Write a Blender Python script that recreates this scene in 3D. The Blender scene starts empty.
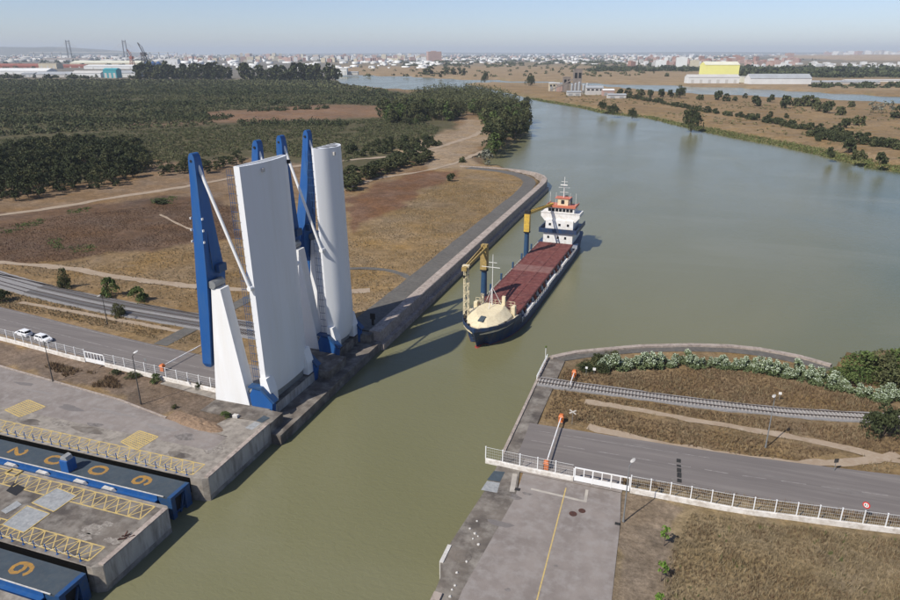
import bpy, bmesh, math, random
import numpy as np
from mathutils import Vector

# ------------------------------------------------------------------ camera, sky, sun
HC = 60.0                      # camera height above the quay (m)
FPX = 670.0                    # focal length in pixels of the 900x600 photograph
HORY = 53.0                    # horizon row
YAW = math.radians(18.55)      # the channel runs along +Y, the camera looks left of it
PITCH = math.atan((300 - HORY) / FPX)
CP, SP = math.cos(PITCH), math.sin(PITCH)
CY, SY = math.cos(YAW), math.sin(YAW)
WZ = -4.0                      # water level

sc = bpy.context.scene
col = sc.collection
cam = bpy.data.cameras.new('camera')
camo = bpy.data.objects.new('camera', cam)
col.objects.link(camo)
cam.sensor_width = 36.0
cam.lens = FPX / 900 * 36.0
cam.clip_start = 0.5
cam.clip_end = 90000
camo.location = (0, 0, HC)
camo.rotation_euler = (math.pi / 2 - PITCH, 0, YAW)
sc.camera = camo

SUN_EL = math.radians(46)
SHX, SHY = math.sin(math.radians(29)), math.cos(math.radians(29))   # way the shadows fall
world = bpy.data.worlds.new('World')
sc.world = world
world.use_nodes = True
wn = world.node_tree
bg = wn.nodes['Background']
sky = wn.nodes.new('ShaderNodeTexSky')
sky.sky_type = 'NISHITA'
sky.sun_disc = False
sky.sun_elevation = SUN_EL
sky.sun_rotation = math.atan2(-SHX, -SHY)
sky.air_density = 0.75
sky.dust_density = 0.5
sky.ozone_density = 3.2
tint = wn.nodes.new('ShaderNodeMix'); tint.data_type = 'RGBA'; tint.blend_type = 'MULTIPLY'; tint.inputs[0].default_value = 1.0; tint.inputs[7].default_value = (1.05, 0.985, 1.03, 1)
wn.links.new(sky.outputs[0], tint.inputs[6]); wn.links.new(tint.outputs[2], bg.inputs[0])
bg.inputs[1].default_value = 0.112
sl = bpy.data.lights.new('sun', 'SUN')
so = bpy.data.objects.new('sun', sl)
col.objects.link(so)
sl.energy = 4.7
sl.angle = math.radians(0.55)
sl.color = (1.0, 0.95, 0.87)
so.location = (-60, -60, 200)
so.rotation_euler = Vector((SHX * math.cos(SUN_EL), SHY * math.cos(SUN_EL), -math.sin(SUN_EL))).to_track_quat('-Z', 'Y').to_euler()
sc.view_settings.view_transform = 'Standard'
sc.view_settings.look = 'None'
sc.view_settings.gamma = 1
sc.view_settings.exposure = 0.15
sc.view_settings.use_curve_mapping = False
sc.cycles.max_bounces = 6
sc.cycles.volume_bounces = 0
sc.cycles.transparent_max_bounces = 6

R = math.radians
RNG = np.random.default_rng(7)
random.seed(5)

# ------------------------------------------------------------------ photograph pixel <-> place
def ray(x, y):
    u = (x - 450) / FPX; v = (y - 300) / FPX
    dx, dy, dz = u, CP - v * SP, -SP - v * CP
    return dx * CY - dy * SY, dx * SY + dy * CY, dz
def P(x, y, z=0.0):
    a, b, d = ray(x, y); t = (z - HC) / d
    return (a * t, b * t, z)
def height(base, x, y):
    a, b, d = ray(x, y); t = math.hypot(base[0], base[1]) / math.hypot(a, b)
    return HC + d * t - base[2]
def project(X, Y, Z=0.0):
    xx = X * CY + Y * SY; yy = -X * SY + Y * CY
    f = yy * CP - (Z - HC) * SP; u = yy * SP + (Z - HC) * CP
    f = np.where(f > 1.0, f, 1.0)
    return 450 + FPX * xx / f, 300 - FPX * u / f
def mpp(p):                    # metres per photograph pixel at a place
    return (math.hypot(p[0], p[1]) * CP + (HC - p[2]) * SP) / FPX

# ------------------------------------------------------------------ materials
MATS = {}
def mat(name, c1, c2=None, scale=1.0, rough=0.7, bump=0.0, bscale=None, metal=0.0, c3=None, s3=8.0, lo=0.35, hi=0.65, spec=0.3, island=0.0, detail=6.0, vec=None):
    if name in MATS: return MATS[name]
    m = bpy.data.materials.new(name); MATS[name] = m
    m.use_nodes = True
    nt = m.node_tree; n = nt.nodes; L = nt.links
    b = n['Principled BSDF']
    b.inputs['Roughness'].default_value = rough
    b.inputs['Metallic'].default_value = metal
    b.inputs['Specular IOR Level'].default_value = spec
    geo = n.new('ShaderNodeNewGeometry')
    out = None
    def noise(s, d=detail):
        t = n.new('ShaderNodeTexNoise'); t.inputs['Scale'].default_value = s; t.inputs['Detail'].default_value = d
        t.inputs['Roughness'].default_value = 0.62
        if vec:
            mp = n.new('ShaderNodeMapping'); mp.inputs['Scale'].default_value = vec; L.new(geo.outputs['Position'], mp.inputs[0]); L.new(mp.outputs[0], t.inputs['Vector'])
        else: L.new(geo.outputs['Position'], t.inputs['Vector'])
        return t
    def ramp(src, a, z):
        r = n.new('ShaderNodeMapRange'); r.inputs[1].default_value = a; r.inputs[2].default_value = z
        L.new(src, r.inputs[0]); return r.outputs[0]
    def mix(f, a, c):
        x = n.new('ShaderNodeMix'); x.data_type = 'RGBA'
        if isinstance(f, float): x.inputs[0].default_value = f
        else: L.new(f, x.inputs[0])
        for i, q in ((6, a), (7, c)):
            if isinstance(q, tuple): x.inputs[i].default_value = (*q, 1)
            else: L.new(q, x.inputs[i])
        return x.outputs[2]
    cur = c1
    if c2 is not None:
        cur = mix(ramp(noise(scale).outputs[0], lo, hi), cur, c2)
    if c3 is not None:
        cur = mix(ramp(noise(s3).outputs[0], 0.45, 0.72), cur, c3)
    if island > 0:
        h = n.new('ShaderNodeHueSaturation')
        r = n.new('ShaderNodeMapRange'); r.inputs[3].default_value = 1 - island; r.inputs[4].default_value = 1 + island
        L.new(geo.outputs['Random Per Island'], r.inputs[0]); L.new(r.outputs[0], h.inputs['Value'])
        if isinstance(cur, tuple): h.inputs['Color'].default_value = (*cur, 1)
        else: L.new(cur, h.inputs['Color'])
        cur = h.outputs[0]
    if isinstance(cur, tuple): b.inputs['Base Color'].default_value = (*cur, 1)
    else: L.new(cur, b.inputs['Base Color'])
    if bump > 0:
        bp = n.new('ShaderNodeBump'); bp.inputs['Strength'].default_value = bump; bp.inputs['Distance'].default_value = 0.1
        L.new(noise(bscale or scale * 6).outputs[0], bp.inputs['Height']); L.new(bp.outputs[0], b.inputs['Normal'])
    return m

CONC = mat('concrete', (0.33, 0.295, 0.25), (0.22, 0.195, 0.165), 0.35, 0.9, 0.3, 3, c3=(0.15, 0.13, 0.11), s3=0.8)
LIME = mat('lime_stain', (0.34, 0.31, 0.27), (0.17, 0.145, 0.12), 1.4, 0.9, c3=(0.12, 0.105, 0.09), s3=3)
CONCD = mat('stained_concrete', (0.17, 0.145, 0.12), (0.075, 0.064, 0.056), 0.22, 0.92, 0.35, 3, c3=(0.27, 0.245, 0.21), s3=0.42)
BOUNCEC = mat('bounce_lit_concrete', (0.46, 0.43, 0.385), (0.33, 0.305, 0.27), 0.5, 0.9, 0.25, 3, c3=(0.19, 0.17, 0.15), s3=0.9, vec=(1, 1, .18))  # streaked concrete, paler tone paints in light bounced off the water
QCAP = mat('quay_capping', (0.42, 0.355, 0.305), (0.32, 0.265, 0.225), 0.3, 0.9, 0.3, 3, c3=(0.18, 0.15, 0.13), s3=1.4)
ASPH = mat('asphalt', (0.245, 0.213, 0.190), (0.188, 0.161, 0.143), 0.16, 0.92, 0.25, 8, c3=(0.275, 0.25, 0.23), s3=0.7, lo=.4, hi=.62)
ROADM = mat('road_asphalt', (0.165, 0.146, 0.136), (0.132, 0.117, 0.11), 0.45, 0.9, 0.25, 8, c3=(0.21, 0.188, 0.172), s3=0.9, vec=(.05, 1, 1))
TRACKM = mat('track_asphalt', (0.115, 0.11, 0.1), (0.09, 0.083, 0.075), 0.2, 0.92, 0.25, 6, c3=(0.15, 0.135, 0.115), s3=1.0)
DIRT = mat('pale_dirt', (0.34, 0.265, 0.19), (0.27, 0.2, 0.135), 0.25, 0.95, 0.3, 4, c3=(0.38, 0.31, 0.235), s3=1.0)
BALL = mat('ballast', (0.26, 0.25, 0.245), (0.20, 0.193, 0.19), 1.2, 0.95, 0.8, 9, c3=(0.30, 0.29, 0.285), s3=5)
RAILM = mat('rail_steel', (0.12, 0.095, 0.08), (0.08, 0.062, 0.055), 2, 0.5, metal=0.4)
SLEEP = mat('sleeper_concrete', (0.40, 0.37, 0.34), (0.31, 0.285, 0.26), 3, 0.9)
SLEEPD = mat('sleeper_dark', (0.27, 0.257, 0.247), (0.22, 0.21, 0.2), 3, 0.9)
WPAINT = mat('white_paint', (0.80, 0.80, 0.79), (0.73, 0.73, 0.715), 0.22, 0.42, c3=(0.72, 0.705, 0.67), s3=0.6, spec=0.4, vec=(1, 1, .12))
LEAFP = mat('leaf_paint', (0.74, 0.75, 0.76), (0.70, 0.71, 0.725), 0.15, 0.38, c3=(0.69, 0.69, 0.68), s3=0.5, spec=0.45, vec=(1, 1, .1))
WDULL = mat('dull_white', (0.62, 0.60, 0.56), (0.48, 0.455, 0.42), 0.6, 0.75, c3=(0.38, 0.355, 0.32), s3=2.0)
BLUE = mat('blue_paint', (0.016, 0.090, 0.285), (0.014, 0.078, 0.245), 0.2, 0.5, c3=(0.035, 0.105, 0.25), s3=1.0, spec=0.25, vec=(1, 1, .12))
GBLUE = mat('gate_blue', (0.016, 0.062, 0.18), (0.022, 0.066, 0.15), 0.4, 0.5, c3=(0.05, 0.08, 0.12), s3=1.3)
GDECK = mat('gate_deck', (0.055, 0.073, 0.088), (0.043, 0.058, 0.072), 0.5, 0.75, 0.1, 6, c3=(0.068, 0.08, 0.088), s3=1.5)
OCHRE = mat('ochre_paint', (0.40, 0.21, 0.035), (0.30, 0.17, 0.05), 1.2, 0.8, c3=(0.2, 0.14, 0.07), s3=3)
YEL = mat('yellow_paint', (0.58, 0.42, 0.13), (0.46, 0.34, 0.14), 1.0, 0.8, c3=(0.33, 0.27, 0.16), s3=3)
LINEW = mat('road_line', (0.33, 0.305, 0.285), (0.15, 0.135, 0.128), 0.8, 0.85)
LINEP = mat('pale_line', (0.44, 0.40, 0.34), (0.33, 0.3, 0.26), 0.6, 0.85)
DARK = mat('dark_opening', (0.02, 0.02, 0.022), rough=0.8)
SLOTSHADE = mat('slot_shade_black', (0.006, 0.006, 0.006), rough=1.0, spec=0.0)  # black painted in for the shade of the gate slots
BLACK = mat('black_rubber', (0.02, 0.02, 0.02), (0.035, 0.033, 0.03), 3, 0.8)
GLASS = mat('dark_glass', (0.015, 0.018, 0.022), rough=0.08, spec=0.6)
ORANGE = mat('orange_paint', (0.62, 0.16, 0.035), (0.5, 0.14, 0.04), 2, 0.5)
RED = mat('red_paint', (0.55, 0.03, 0.025), rough=0.5)
GALV = mat('galvanised', (0.33, 0.34, 0.34), (0.26, 0.27, 0.27), 2, 0.5, metal=0.5)
POLE = mat('dark_pole', (0.09, 0.085, 0.08), (0.06, 0.058, 0.055), 2, 0.6, metal=0.3)
WIRE = mat('wire', (0.62, 0.62, 0.60), rough=0.6)
PLATE = mat('cover_plate', (0.30, 0.31, 0.31), (0.22, 0.225, 0.225), 0.8, 0.7, c3=(0.36, 0.36, 0.35), s3=2)
SLATE = mat('slate_hatch', (0.065, 0.085, 0.10), (0.05, 0.065, 0.078), 1, 0.7)
RUBBLE = mat('brown_soil', (0.23, 0.155, 0.10), (0.16, 0.108, 0.07), 1.2, 0.95, 0.8, 5, c3=(0.30, 0.21, 0.14), s3=3)
BARK = mat('bark', (0.13, 0.10, 0.075), (0.085, 0.065, 0.05), 5, 0.9)
def leafmat(name, c1, c2, c3=None, sc_=0.25):
    return mat(name, c1, c2, sc_, 0.75, c3=c3, s3=0.9, spec=0.15, island=0.38)
LF_DARK = leafmat('leaf_dark', (0.040, 0.050, 0.022), (0.062, 0.070, 0.030))
LF_OLIVE = leafmat('leaf_olive', (0.062, 0.072, 0.030), (0.095, 0.095, 0.042))
LF_SCRUB = leafmat('leaf_scrub', (0.068, 0.077, 0.034), (0.104, 0.104, 0.050))
LF_GREEN = leafmat('leaf_green', (0.070, 0.105, 0.032), (0.10, 0.125, 0.04))
LF_OLEA = leafmat('leaf_oleander', (0.095, 0.125, 0.055), (0.13, 0.16, 0.075))
LF_BRIGHT = leafmat('leaf_bright', (0.10, 0.19, 0.030), (0.14, 0.22, 0.042))
LF_GREY = leafmat('leaf_grey', (0.15, 0.16, 0.12), (0.20, 0.2, 0.155))
LF_DRY = leafmat('leaf_dry', (0.165, 0.135, 0.065), (0.11, 0.115, 0.05))
FLOWER = mat('white_blossom', (0.50, 0.55, 0.43), (0.36, 0.43, 0.29), 2, 0.7, island=0.2)
GRASSD = mat('dry_grass_blades', (0.25, 0.193, 0.113), (0.17, 0.130, 0.073), 0.15, 0.9, c3=(0.30, 0.245, 0.155), s3=0.6, spec=0.1, island=0.35)
GRASSR = mat('rust_grass_blades', (0.165, 0.110, 0.064), (0.122, 0.08, 0.049), 0.15, 0.9, c3=(0.23, 0.172, 0.10), s3=0.6, spec=0.1, island=0.35)
GRASSB = mat('brown_weed_blades', (0.12, 0.07, 0.045), (0.085, 0.052, 0.035), 0.1, 0.9, c3=(0.16, 0.11, 0.07), s3=0.5, spec=0.1, island=0.35)
REED = leafmat('reed_leaf', (0.10, 0.13, 0.04), (0.155, 0.15, 0.06))
GRASSG = mat('green_reed_blades', (0.10, 0.13, 0.045), (0.14, 0.145, 0.06), 0.1, 0.9, spec=0.1, island=0.3)

# ------------------------------------------------------------------ mesh helpers
class MB:
    def __init__(s): s.v = []; s.f = []
    def add(s, vs, fs):
        o = len(s.v); s.v += [tuple(map(float, q)) for q in vs]; s.f += [tuple(i + o for i in f) for f in fs]; return s
    def box(s, x0, x1, y0, y1, z0, z1):
        return s.hexa([(x0, y0, z0), (x1, y0, z0), (x1, y1, z0), (x0, y1, z0), (x0, y0, z1), (x1, y0, z1), (x1, y1, z1), (x0, y1, z1)])
    def hexa(s, c):
        return s.add(c, [(3, 2, 1, 0), (4, 5, 6, 7), (0, 1, 5, 4), (1, 2, 6, 5), (2, 3, 7, 6), (3, 0, 4, 7)])
    def bbox(s, x0, x1, y0, y1, z0, z1, b):     # box with bevelled upper edges
        s.hexa([(x0, y0, z0), (x1, y0, z0), (x1, y1, z0), (x0, y1, z0), (x0, y0, z1 - b), (x1, y0, z1 - b), (x1, y1, z1 - b), (x0, y1, z1 - b)])
        return s.hexa([(x0, y0, z1 - b), (x1, y0, z1 - b), (x1, y1, z1 - b), (x0, y1, z1 - b), (x0 + b, y0 + b, z1), (x1 - b, y0 + b, z1), (x1 - b, y1 - b, z1), (x0 + b, y1 - b, z1)])
    def prism(s, poly, lo, hi, axis=2):          # poly in the two other axes, extruded along axis
        n = len(poly)
        def pt(a, b, t):
            return (a, b, t) if axis == 2 else ((a, t, b) if axis == 1 else (t, a, b))
        vs = [pt(a, b, lo) for a, b in poly] + [pt(a, b, hi) for a, b in poly]
        fs = [tuple(range(n - 1, -1, -1)), tuple(range(n, 2 * n))] + [(i, (i + 1) % n, n + (i + 1) % n, n + i) for i in range(n)]
        return s.add(vs, fs)
    def tube(s, a, b, r0, r1=None, n=8, caps=True):
        a = Vector(a); b = Vector(b); r1 = r0 if r1 is None else r1
        d = (b - a).normalized(); u = d.orthogonal().normalized(); w = d.cross(u)
        vs = []
        for c, r in ((a, r0), (b, r1)):
            vs += [tuple(c + (u * math.cos(2 * math.pi * i / n) + w * math.sin(2 * math.pi * i / n)) * r) for i in range(n)]
        fs = [(i, (i + 1) % n, n + (i + 1) % n, n + i) for i in range(n)]
        if caps: fs += [tuple(range(n - 1, -1, -1)), tuple(range(n, 2 * n))]
        return s.add(vs, fs)
    def bar(s, a, b, w, h):                      # rectangular bar between two points
        a = Vector(a); b = Vector(b); d = (b - a).normalized()
        up = Vector((0, 0, 1)) if abs(d.z) < 0.9 else Vector((0, 1, 0))
        u = d.cross(up).normalized() * w / 2; v = u.cross(d).normalized() * h / 2
        return s.hexa([a - u - v, a + u - v, a + u + v, a - u + v, b - u - v, b + u - v, b + u + v, b - u + v])
    def rings(s, rs, close=True, cap=True):      # loft of equal-length rings
        n = len(rs[0]); vs = [p for r in rs for p in r]; fs = []
        for k in range(len(rs) - 1):
            for i in range(n if close else n - 1):
                j = (i + 1) % n
                fs.append((k * n + i, k * n + j, (k + 1) * n + j, (k + 1) * n + i))
        if cap and close:
            fs += [tuple(range(n - 1, -1, -1)), tuple(range((len(rs) - 1) * n, len(rs) * n))]
        return s.add(vs, fs)
    def lathe(s, prof, n=12, c=(0, 0, 0)):
        return s.rings([[(c[0] + r * math.cos(2 * math.pi * i / n), c[1] + r * math.sin(2 * math.pi * i / n), c[2] + z) for i in range(n)] for r, z in prof])
    def mesh(s, name, m, smooth=False):
        me = bpy.data.meshes.new(name); me.from_pydata(s.v, [], s.f)
        b = bmesh.new(); b.from_mesh(me); bmesh.ops.recalc_face_normals(b, faces=b.faces); b.to_mesh(me); b.free()
        me.materials.append(m)
        if smooth:
            me.polygons.foreach_set('use_smooth', [True] * len(me.polygons)); sharpen(me)
        return me
    def build(s, name, m, parent=None, smooth=False, world=True):
        if parent is not None and world:
            ox, oy, oz = parent_loc(parent)
            s.v = [(x - ox, y - oy, z - oz) for x, y, z in s.v]
        return link(name, s.mesh(name, m, smooth), parent)

def sharpen(me, ang=0.6):
    b = bmesh.new(); b.from_mesh(me)
    for e in b.edges: e.smooth = len(e.link_faces) == 2 and e.calc_face_angle(0) < ang
    b.to_mesh(me); b.free()
def parent_loc(o):
    x = Vector((0, 0, 0))
    while o is not None: x = x + o.location; o = o.parent
    return x
def link(name, data, parent=None, loc=None, rz=None):
    o = bpy.data.objects.new(name, data); col.objects.link(o)
    if parent is not None: o.parent = parent
    if loc is not None: o.location = loc
    if rz is not None: o.rotation_euler = (0, 0, rz)
    return o
def tag(o, label, cat, group=None):
    o['label'] = label; o['category'] = cat
    if group: o['group'] = group
    return o
def thing(name, label, cat, loc=(0, 0, 0), rz=0.0, group=None):
    return tag(link(name, None, None, loc, rz), label, cat, group)
def struct(o, kind='structure', label=None):
    o['kind'] = kind
    if label: o['label'] = label
    return o
def copy_tree(o, parent=None, loc=None, rz=None, scale=None, label=None, group=None):
    c = o.copy(); col.objects.link(c); c.parent = parent
    if loc is not None: c.location = loc
    if rz is not None: c.rotation_euler = (0, 0, rz)
    if scale is not None: c.scale = scale
    if label: c['label'] = label
    if group: c['group'] = group
    for ch in o.children: copy_tree(ch, c)
    return c
def npmesh(name, V, F, m):
    me = bpy.data.meshes.new(name); k = F.shape[1]
    me.vertices.add(len(V)); me.vertices.foreach_set('co', V.astype(np.float32).ravel())
    me.loops.add(F.size); me.loops.foreach_set('vertex_index', F.astype(np.int32).ravel())
    me.polygons.add(len(F)); me.polygons.foreach_set('loop_start', np.arange(0, F.size, k, dtype=np.int32))
    me.update(calc_edges=True)
    if m: me.materials.append(m)
    return me
def hash2(ix, iy, seed):
    h = (ix.astype(np.int64) * 374761393 + iy.astype(np.int64) * 668265263 + seed * 1274126177) & 0x7fffffff
    h = ((h ^ (h >> 13)) * 1274126177) & 0x7fffffff
    return ((h ^ (h >> 16)) & 0xffff) / 65535.0
def vnoise(x, y, seed=0):
    ix = np.floor(x); iy = np.floor(y); fx = x - ix; fy = y - iy
    fx = fx * fx * (3 - 2 * fx); fy = fy * fy * (3 - 2 * fy)
    a = hash2(ix, iy, seed); b = hash2(ix + 1, iy, seed); c = hash2(ix, iy + 1, seed); d = hash2(ix + 1, iy + 1, seed)
    return (a * (1 - fx) + b * fx) * (1 - fy) + (c * (1 - fx) + d * fx) * fy
def fbm(x, y, seed=0, o=3):
    t = 0; a = 0.5
    for i in range(o): t = t + a * vnoise(x * 2 ** i, y * 2 ** i, seed + i * 17); a *= 0.5
    return t / (1 - 0.5 ** o)
def inpoly(px, py, poly):
    r = np.zeros(px.shape, bool); n = len(poly)
    for i in range(n):
        x0, y0 = poly[i]; x1, y1 = poly[(i + 1) % n]
        if y0 == y1: continue
        c = ((y0 > py) != (y1 > py)) & (px < (x1 - x0) * (py - y0) / (y1 - y0) + x0)
        r ^= c
    return r

# ------------------------------------------------------------------ shorelines (waterline; slope of the bank per edge)
def wl(pts, s): return [(P(x, y, WZ)[0], P(x, y, WZ)[1], s) for x, y in pts]
LEFT = [(-66.5, 75.0, 8), (-66.5, 130.0, 8), (-61.6, 130.5, 8), (-61.6, 316, 8), (-64, 334, 8), (-72, 350, 8), (-84, 359, 3)]
LEFT += wl([(493, 168), (489, 164), (500, 153), (516, 143), (528, 134), (531, 124), (526, 112), (516, 103), (502, 97), (480, 94), (445, 92), (392, 90), (345, 85), (336, 79), (331, 75)], 0.35)
LEFT += [(-30000, 24000, 1), (-30000, 75.0, 8)]
FARL = wl([(331, 74.4), (372, 75.5), (420, 77), (447, 79), (480, 80), (525, 81.2), (570, 82.5), (620, 84.5), (667, 85.5), (740, 88), (810, 92), (900, 97), (1000, 103), (1150, 112)], 0.35)
FARL += [(60000, 6000, 1), (60000, 60000, 1), (-40000, 60000, 1), (-30000, 24000, 1)]
PEN = wl([(462, 84.0), (498, 91), (520, 96.5), (541, 101.3), (576, 107), (602, 113), (620, 115), (647, 118), (672, 124), (691, 129), (733, 138), (767, 144), (813, 154), (867, 168), (900, 173), (960, 185), (1100, 210), (1250, 236)], 0.16)
PEN += [(6000, 1500, .4)] + wl([(1150, 121), (1000, 110), (900, 105), (813, 100), (740, 97), (683, 94.6), (650, 91.5), (615, 88), (570, 85), (525, 83.2), (490, 82.9)], 0.35)
RIGHT = [(-20.2, -80, 8), (-20.2, 126.5, 8)] + [(*P(x, y)[:2], 8) for x, y in ((552, 358), (575, 355), (600, 353.5), (640, 349.5), (690, 348), (730, 349), (760, 352), (800, 359), (830, 367))]
RIGHT += wl([(850, 356), (880, 350), (930, 346), (1050, 342), (1250, 345)], 0.5) + [(900, 120, 1), (900, -80, 1)]
LANDS = [LEFT, FARL, PEN, RIGHT]

def landheight(X, Y):
    best = np.full(X.shape, -9.0)
    for poly in LANDS:
        n = len(poly)
        ins = inpoly(X, Y, [(a, b) for a, b, _ in poly])
        h = np.full(X.shape, 1e9); dm = np.full(X.shape, 1e9)
        for i in range(n):
            x0, y0, s = poly[i]; x1, y1, _ = poly[(i + 1) % n]
            dx, dy = x1 - x0, y1 - y0
            t = np.clip(((X - x0) * dx + (Y - y0) * dy) / (dx * dx + dy * dy + 1e-9), 0, 1)
            d = np.hypot(X - x0 - t * dx, Y - y0 - t * dy)
            h = np.minimum(h, d * s); dm = np.minimum(dm, d)
        hh = np.where(ins, np.minimum(WZ + h, 0.0), WZ - np.minimum(dm * 1.5, 3.5))
        best = np.maximum(best, hh)
    return best

# ------------------------------------------------------------------ ground sheet
phi = np.concatenate([np.arange(-180, -48, 4.0), np.arange(-48, 48, 0.2), np.arange(48, 180.1, 4.0)])
dep = np.concatenate([np.linspace(84, 40, 22)[:-1], np.linspace(40, 1.6, 420)[:-1], np.geomspace(1.6, 0.09, 60)])
rr = HC / np.tan(np.radians(dep))
PH, RR = np.meshgrid(np.radians(phi), rr)
GX = RR * np.sin(PH - YAW); GY = RR * np.cos(PH - YAW)
base_h = landheight(GX, GY)
near = np.clip(1 - RR / 900, 0, 1)
relief = (fbm(GX / 9, GY / 9, 3) - 0.5) * 0.5 * near * np.clip((base_h + 3) / 3, 0, 1)
GZ = base_h - 0.12 + np.minimum(relief, 0.07)
# far rise towards the horizon on the right, as the photograph's pale slope
ppx, ppy = project(GX, GY, 0.0)
rise = np.clip((RR - 5200) / 3500, 0, 1) * np.clip((ppx - 700) / 160, 0, 1) * np.where(np.cos(PH) > 0.3, 1, 0)
GZ = GZ + rise * 38
jx = (fbm(GX / (6 + RR / 60), GY / (6 + RR / 60), 11) - 0.5) * 2
jy = (fbm(GX / (6 + RR / 60), GY / (6 + RR / 60), 29) - 0.5) * 2
JX = GX + jx * (3 + RR / 45); JY = GY + jy * (3 + RR / 45)
zx, zy = project(JX, JY, 0.0)
front = (np.cos(PH) > 0.25)
C = np.empty(GX.shape + (4,)); C[..., :3] = (0.225, 0.155, 0.082); C[..., 3] = 0.12
def zone(poly, c, g=0.0, jit=True):
    m = inpoly(zx if jit else ppx, zy if jit else ppy, poly) & front
    C[m, :3] = c; C[m, 3] = g
# far plain
zone([(-3000, 20), (3000, 20), (3000, 82), (-3000, 82)], (0.19, 0.155, 0.105), 0.30)
zone([(-3000, 40), (3000, 40), (3000, 61.5), (-3000, 61.5)], (0.15, 0.135, 0.11), 0.35)
zone([(330, 66), (640, 66), (3000, 76), (3000, 95), (640, 90), (330, 78)], (0.27, 0.195, 0.115), 0.10)
zone([(440, 62), (640, 63), (640, 67), (440, 66)], (0.25, 0.19, 0.12), 0.4)
zone([(600, 66), (1400, 68), (1400, 79), (820, 77), (740, 72), (600, 69)], (0.085, 0.085, 0.05), 0.6)
zone([(770, 40), (1400, 40), (1400, 62.5), (850, 61.5), (770, 59)], (0.34, 0.25, 0.16), 0.04)
zone([(-3000, 56), (170, 56), (330, 64), (330, 78), (-3000, 80)], (0.17, 0.155, 0.13), 0.25)
# left land
zone([(-3000, 78), (336, 80), (350, 87), (445, 93), (505, 99), (535, 125), (500, 160), (440, 168), (330, 200), (-3000, 330)], (0.195, 0.13, 0.075), 0.18)
zone([(-3000, 78), (336, 80), (350, 88), (445, 94), (470, 112), (430, 150), (345, 175), (160, 160), (150, 172), (0, 188), (-3000, 270)], (0.090, 0.078, 0.043), 0.38)
zone([(200, 112), (330, 104), (395, 106), (400, 116), (300, 120), (210, 124)], (0.185, 0.115, 0.07), 0.1)
zone([(120, 122), (200, 118), (215, 124), (130, 127)], (0.16, 0.11, 0.07), 0.2)
zone([(150, 165), (240, 158), (330, 165), (330, 172), (200, 200), (140, 190)], (0.19, 0.13, 0.08), 0.2)
zone([(395, 150), (450, 130), (480, 118), (495, 130), (470, 165), (430, 170)], (0.27, 0.2, 0.13), 0.12)
zone([(-3000, 232), (0, 210), (190, 196), (240, 205), (240, 240), (150, 248), (60, 262), (-3000, 290)], (0.118, 0.075, 0.048), 0.12)
zone([(345, 200), (420, 172), (470, 170), (440, 200), (360, 235)], (0.15, 0.085, 0.05), 0.05)
zone([(-200, 262), (60, 262), (150, 248), (240, 240), (350, 235), (400, 215), (470, 182), (520, 180), (370, 300), (320, 345), (240, 330), (-200, 330)], (0.215, 0.145, 0.075), 0.10)
zone([(345, 240), (440, 180), (520, 176), (535, 186), (380, 300), (345, 320)], (0.215, 0.147, 0.076), 0.10)
# strip between apron lane and fence: bare earth
zone([(-400, 320), (0, 340), (100, 362), (240, 398), (275, 415), (240, 432), (120, 402), (0, 372), (-400, 320)], (0.16, 0.118, 0.085), 0.08)
# right bank
zone([(520, 352), (3000, 330), (3000, 640), (520, 480)], (0.20, 0.140, 0.075), 0.12)
zone([(590, 480), (3000, 520), (3000, 1500), (590, 1500)], (0.215, 0.162, 0.092), 0.22)
zone([(606, 492), (700, 512), (668, 560), (660, 640), (600, 640)], (0.195, 0.15, 0.105), 0.06)
zone([(700, 440), (900, 470), (900, 462), (720, 432)], (0.25, 0.175, 0.09), 0.05)
# low banks: reeds and damp grass close to the water line of the far bank
dm = np.clip((base_h - (WZ + 0.2)) / 1.0, 0, 1)
low = front & (base_h > WZ - 0.5) & (base_h < -2.6) & (ppy < 240) & (ppx > 440)
C[low, :3] = (0.15, 0.135, 0.06); C[low, 3] = 0.35
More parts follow.
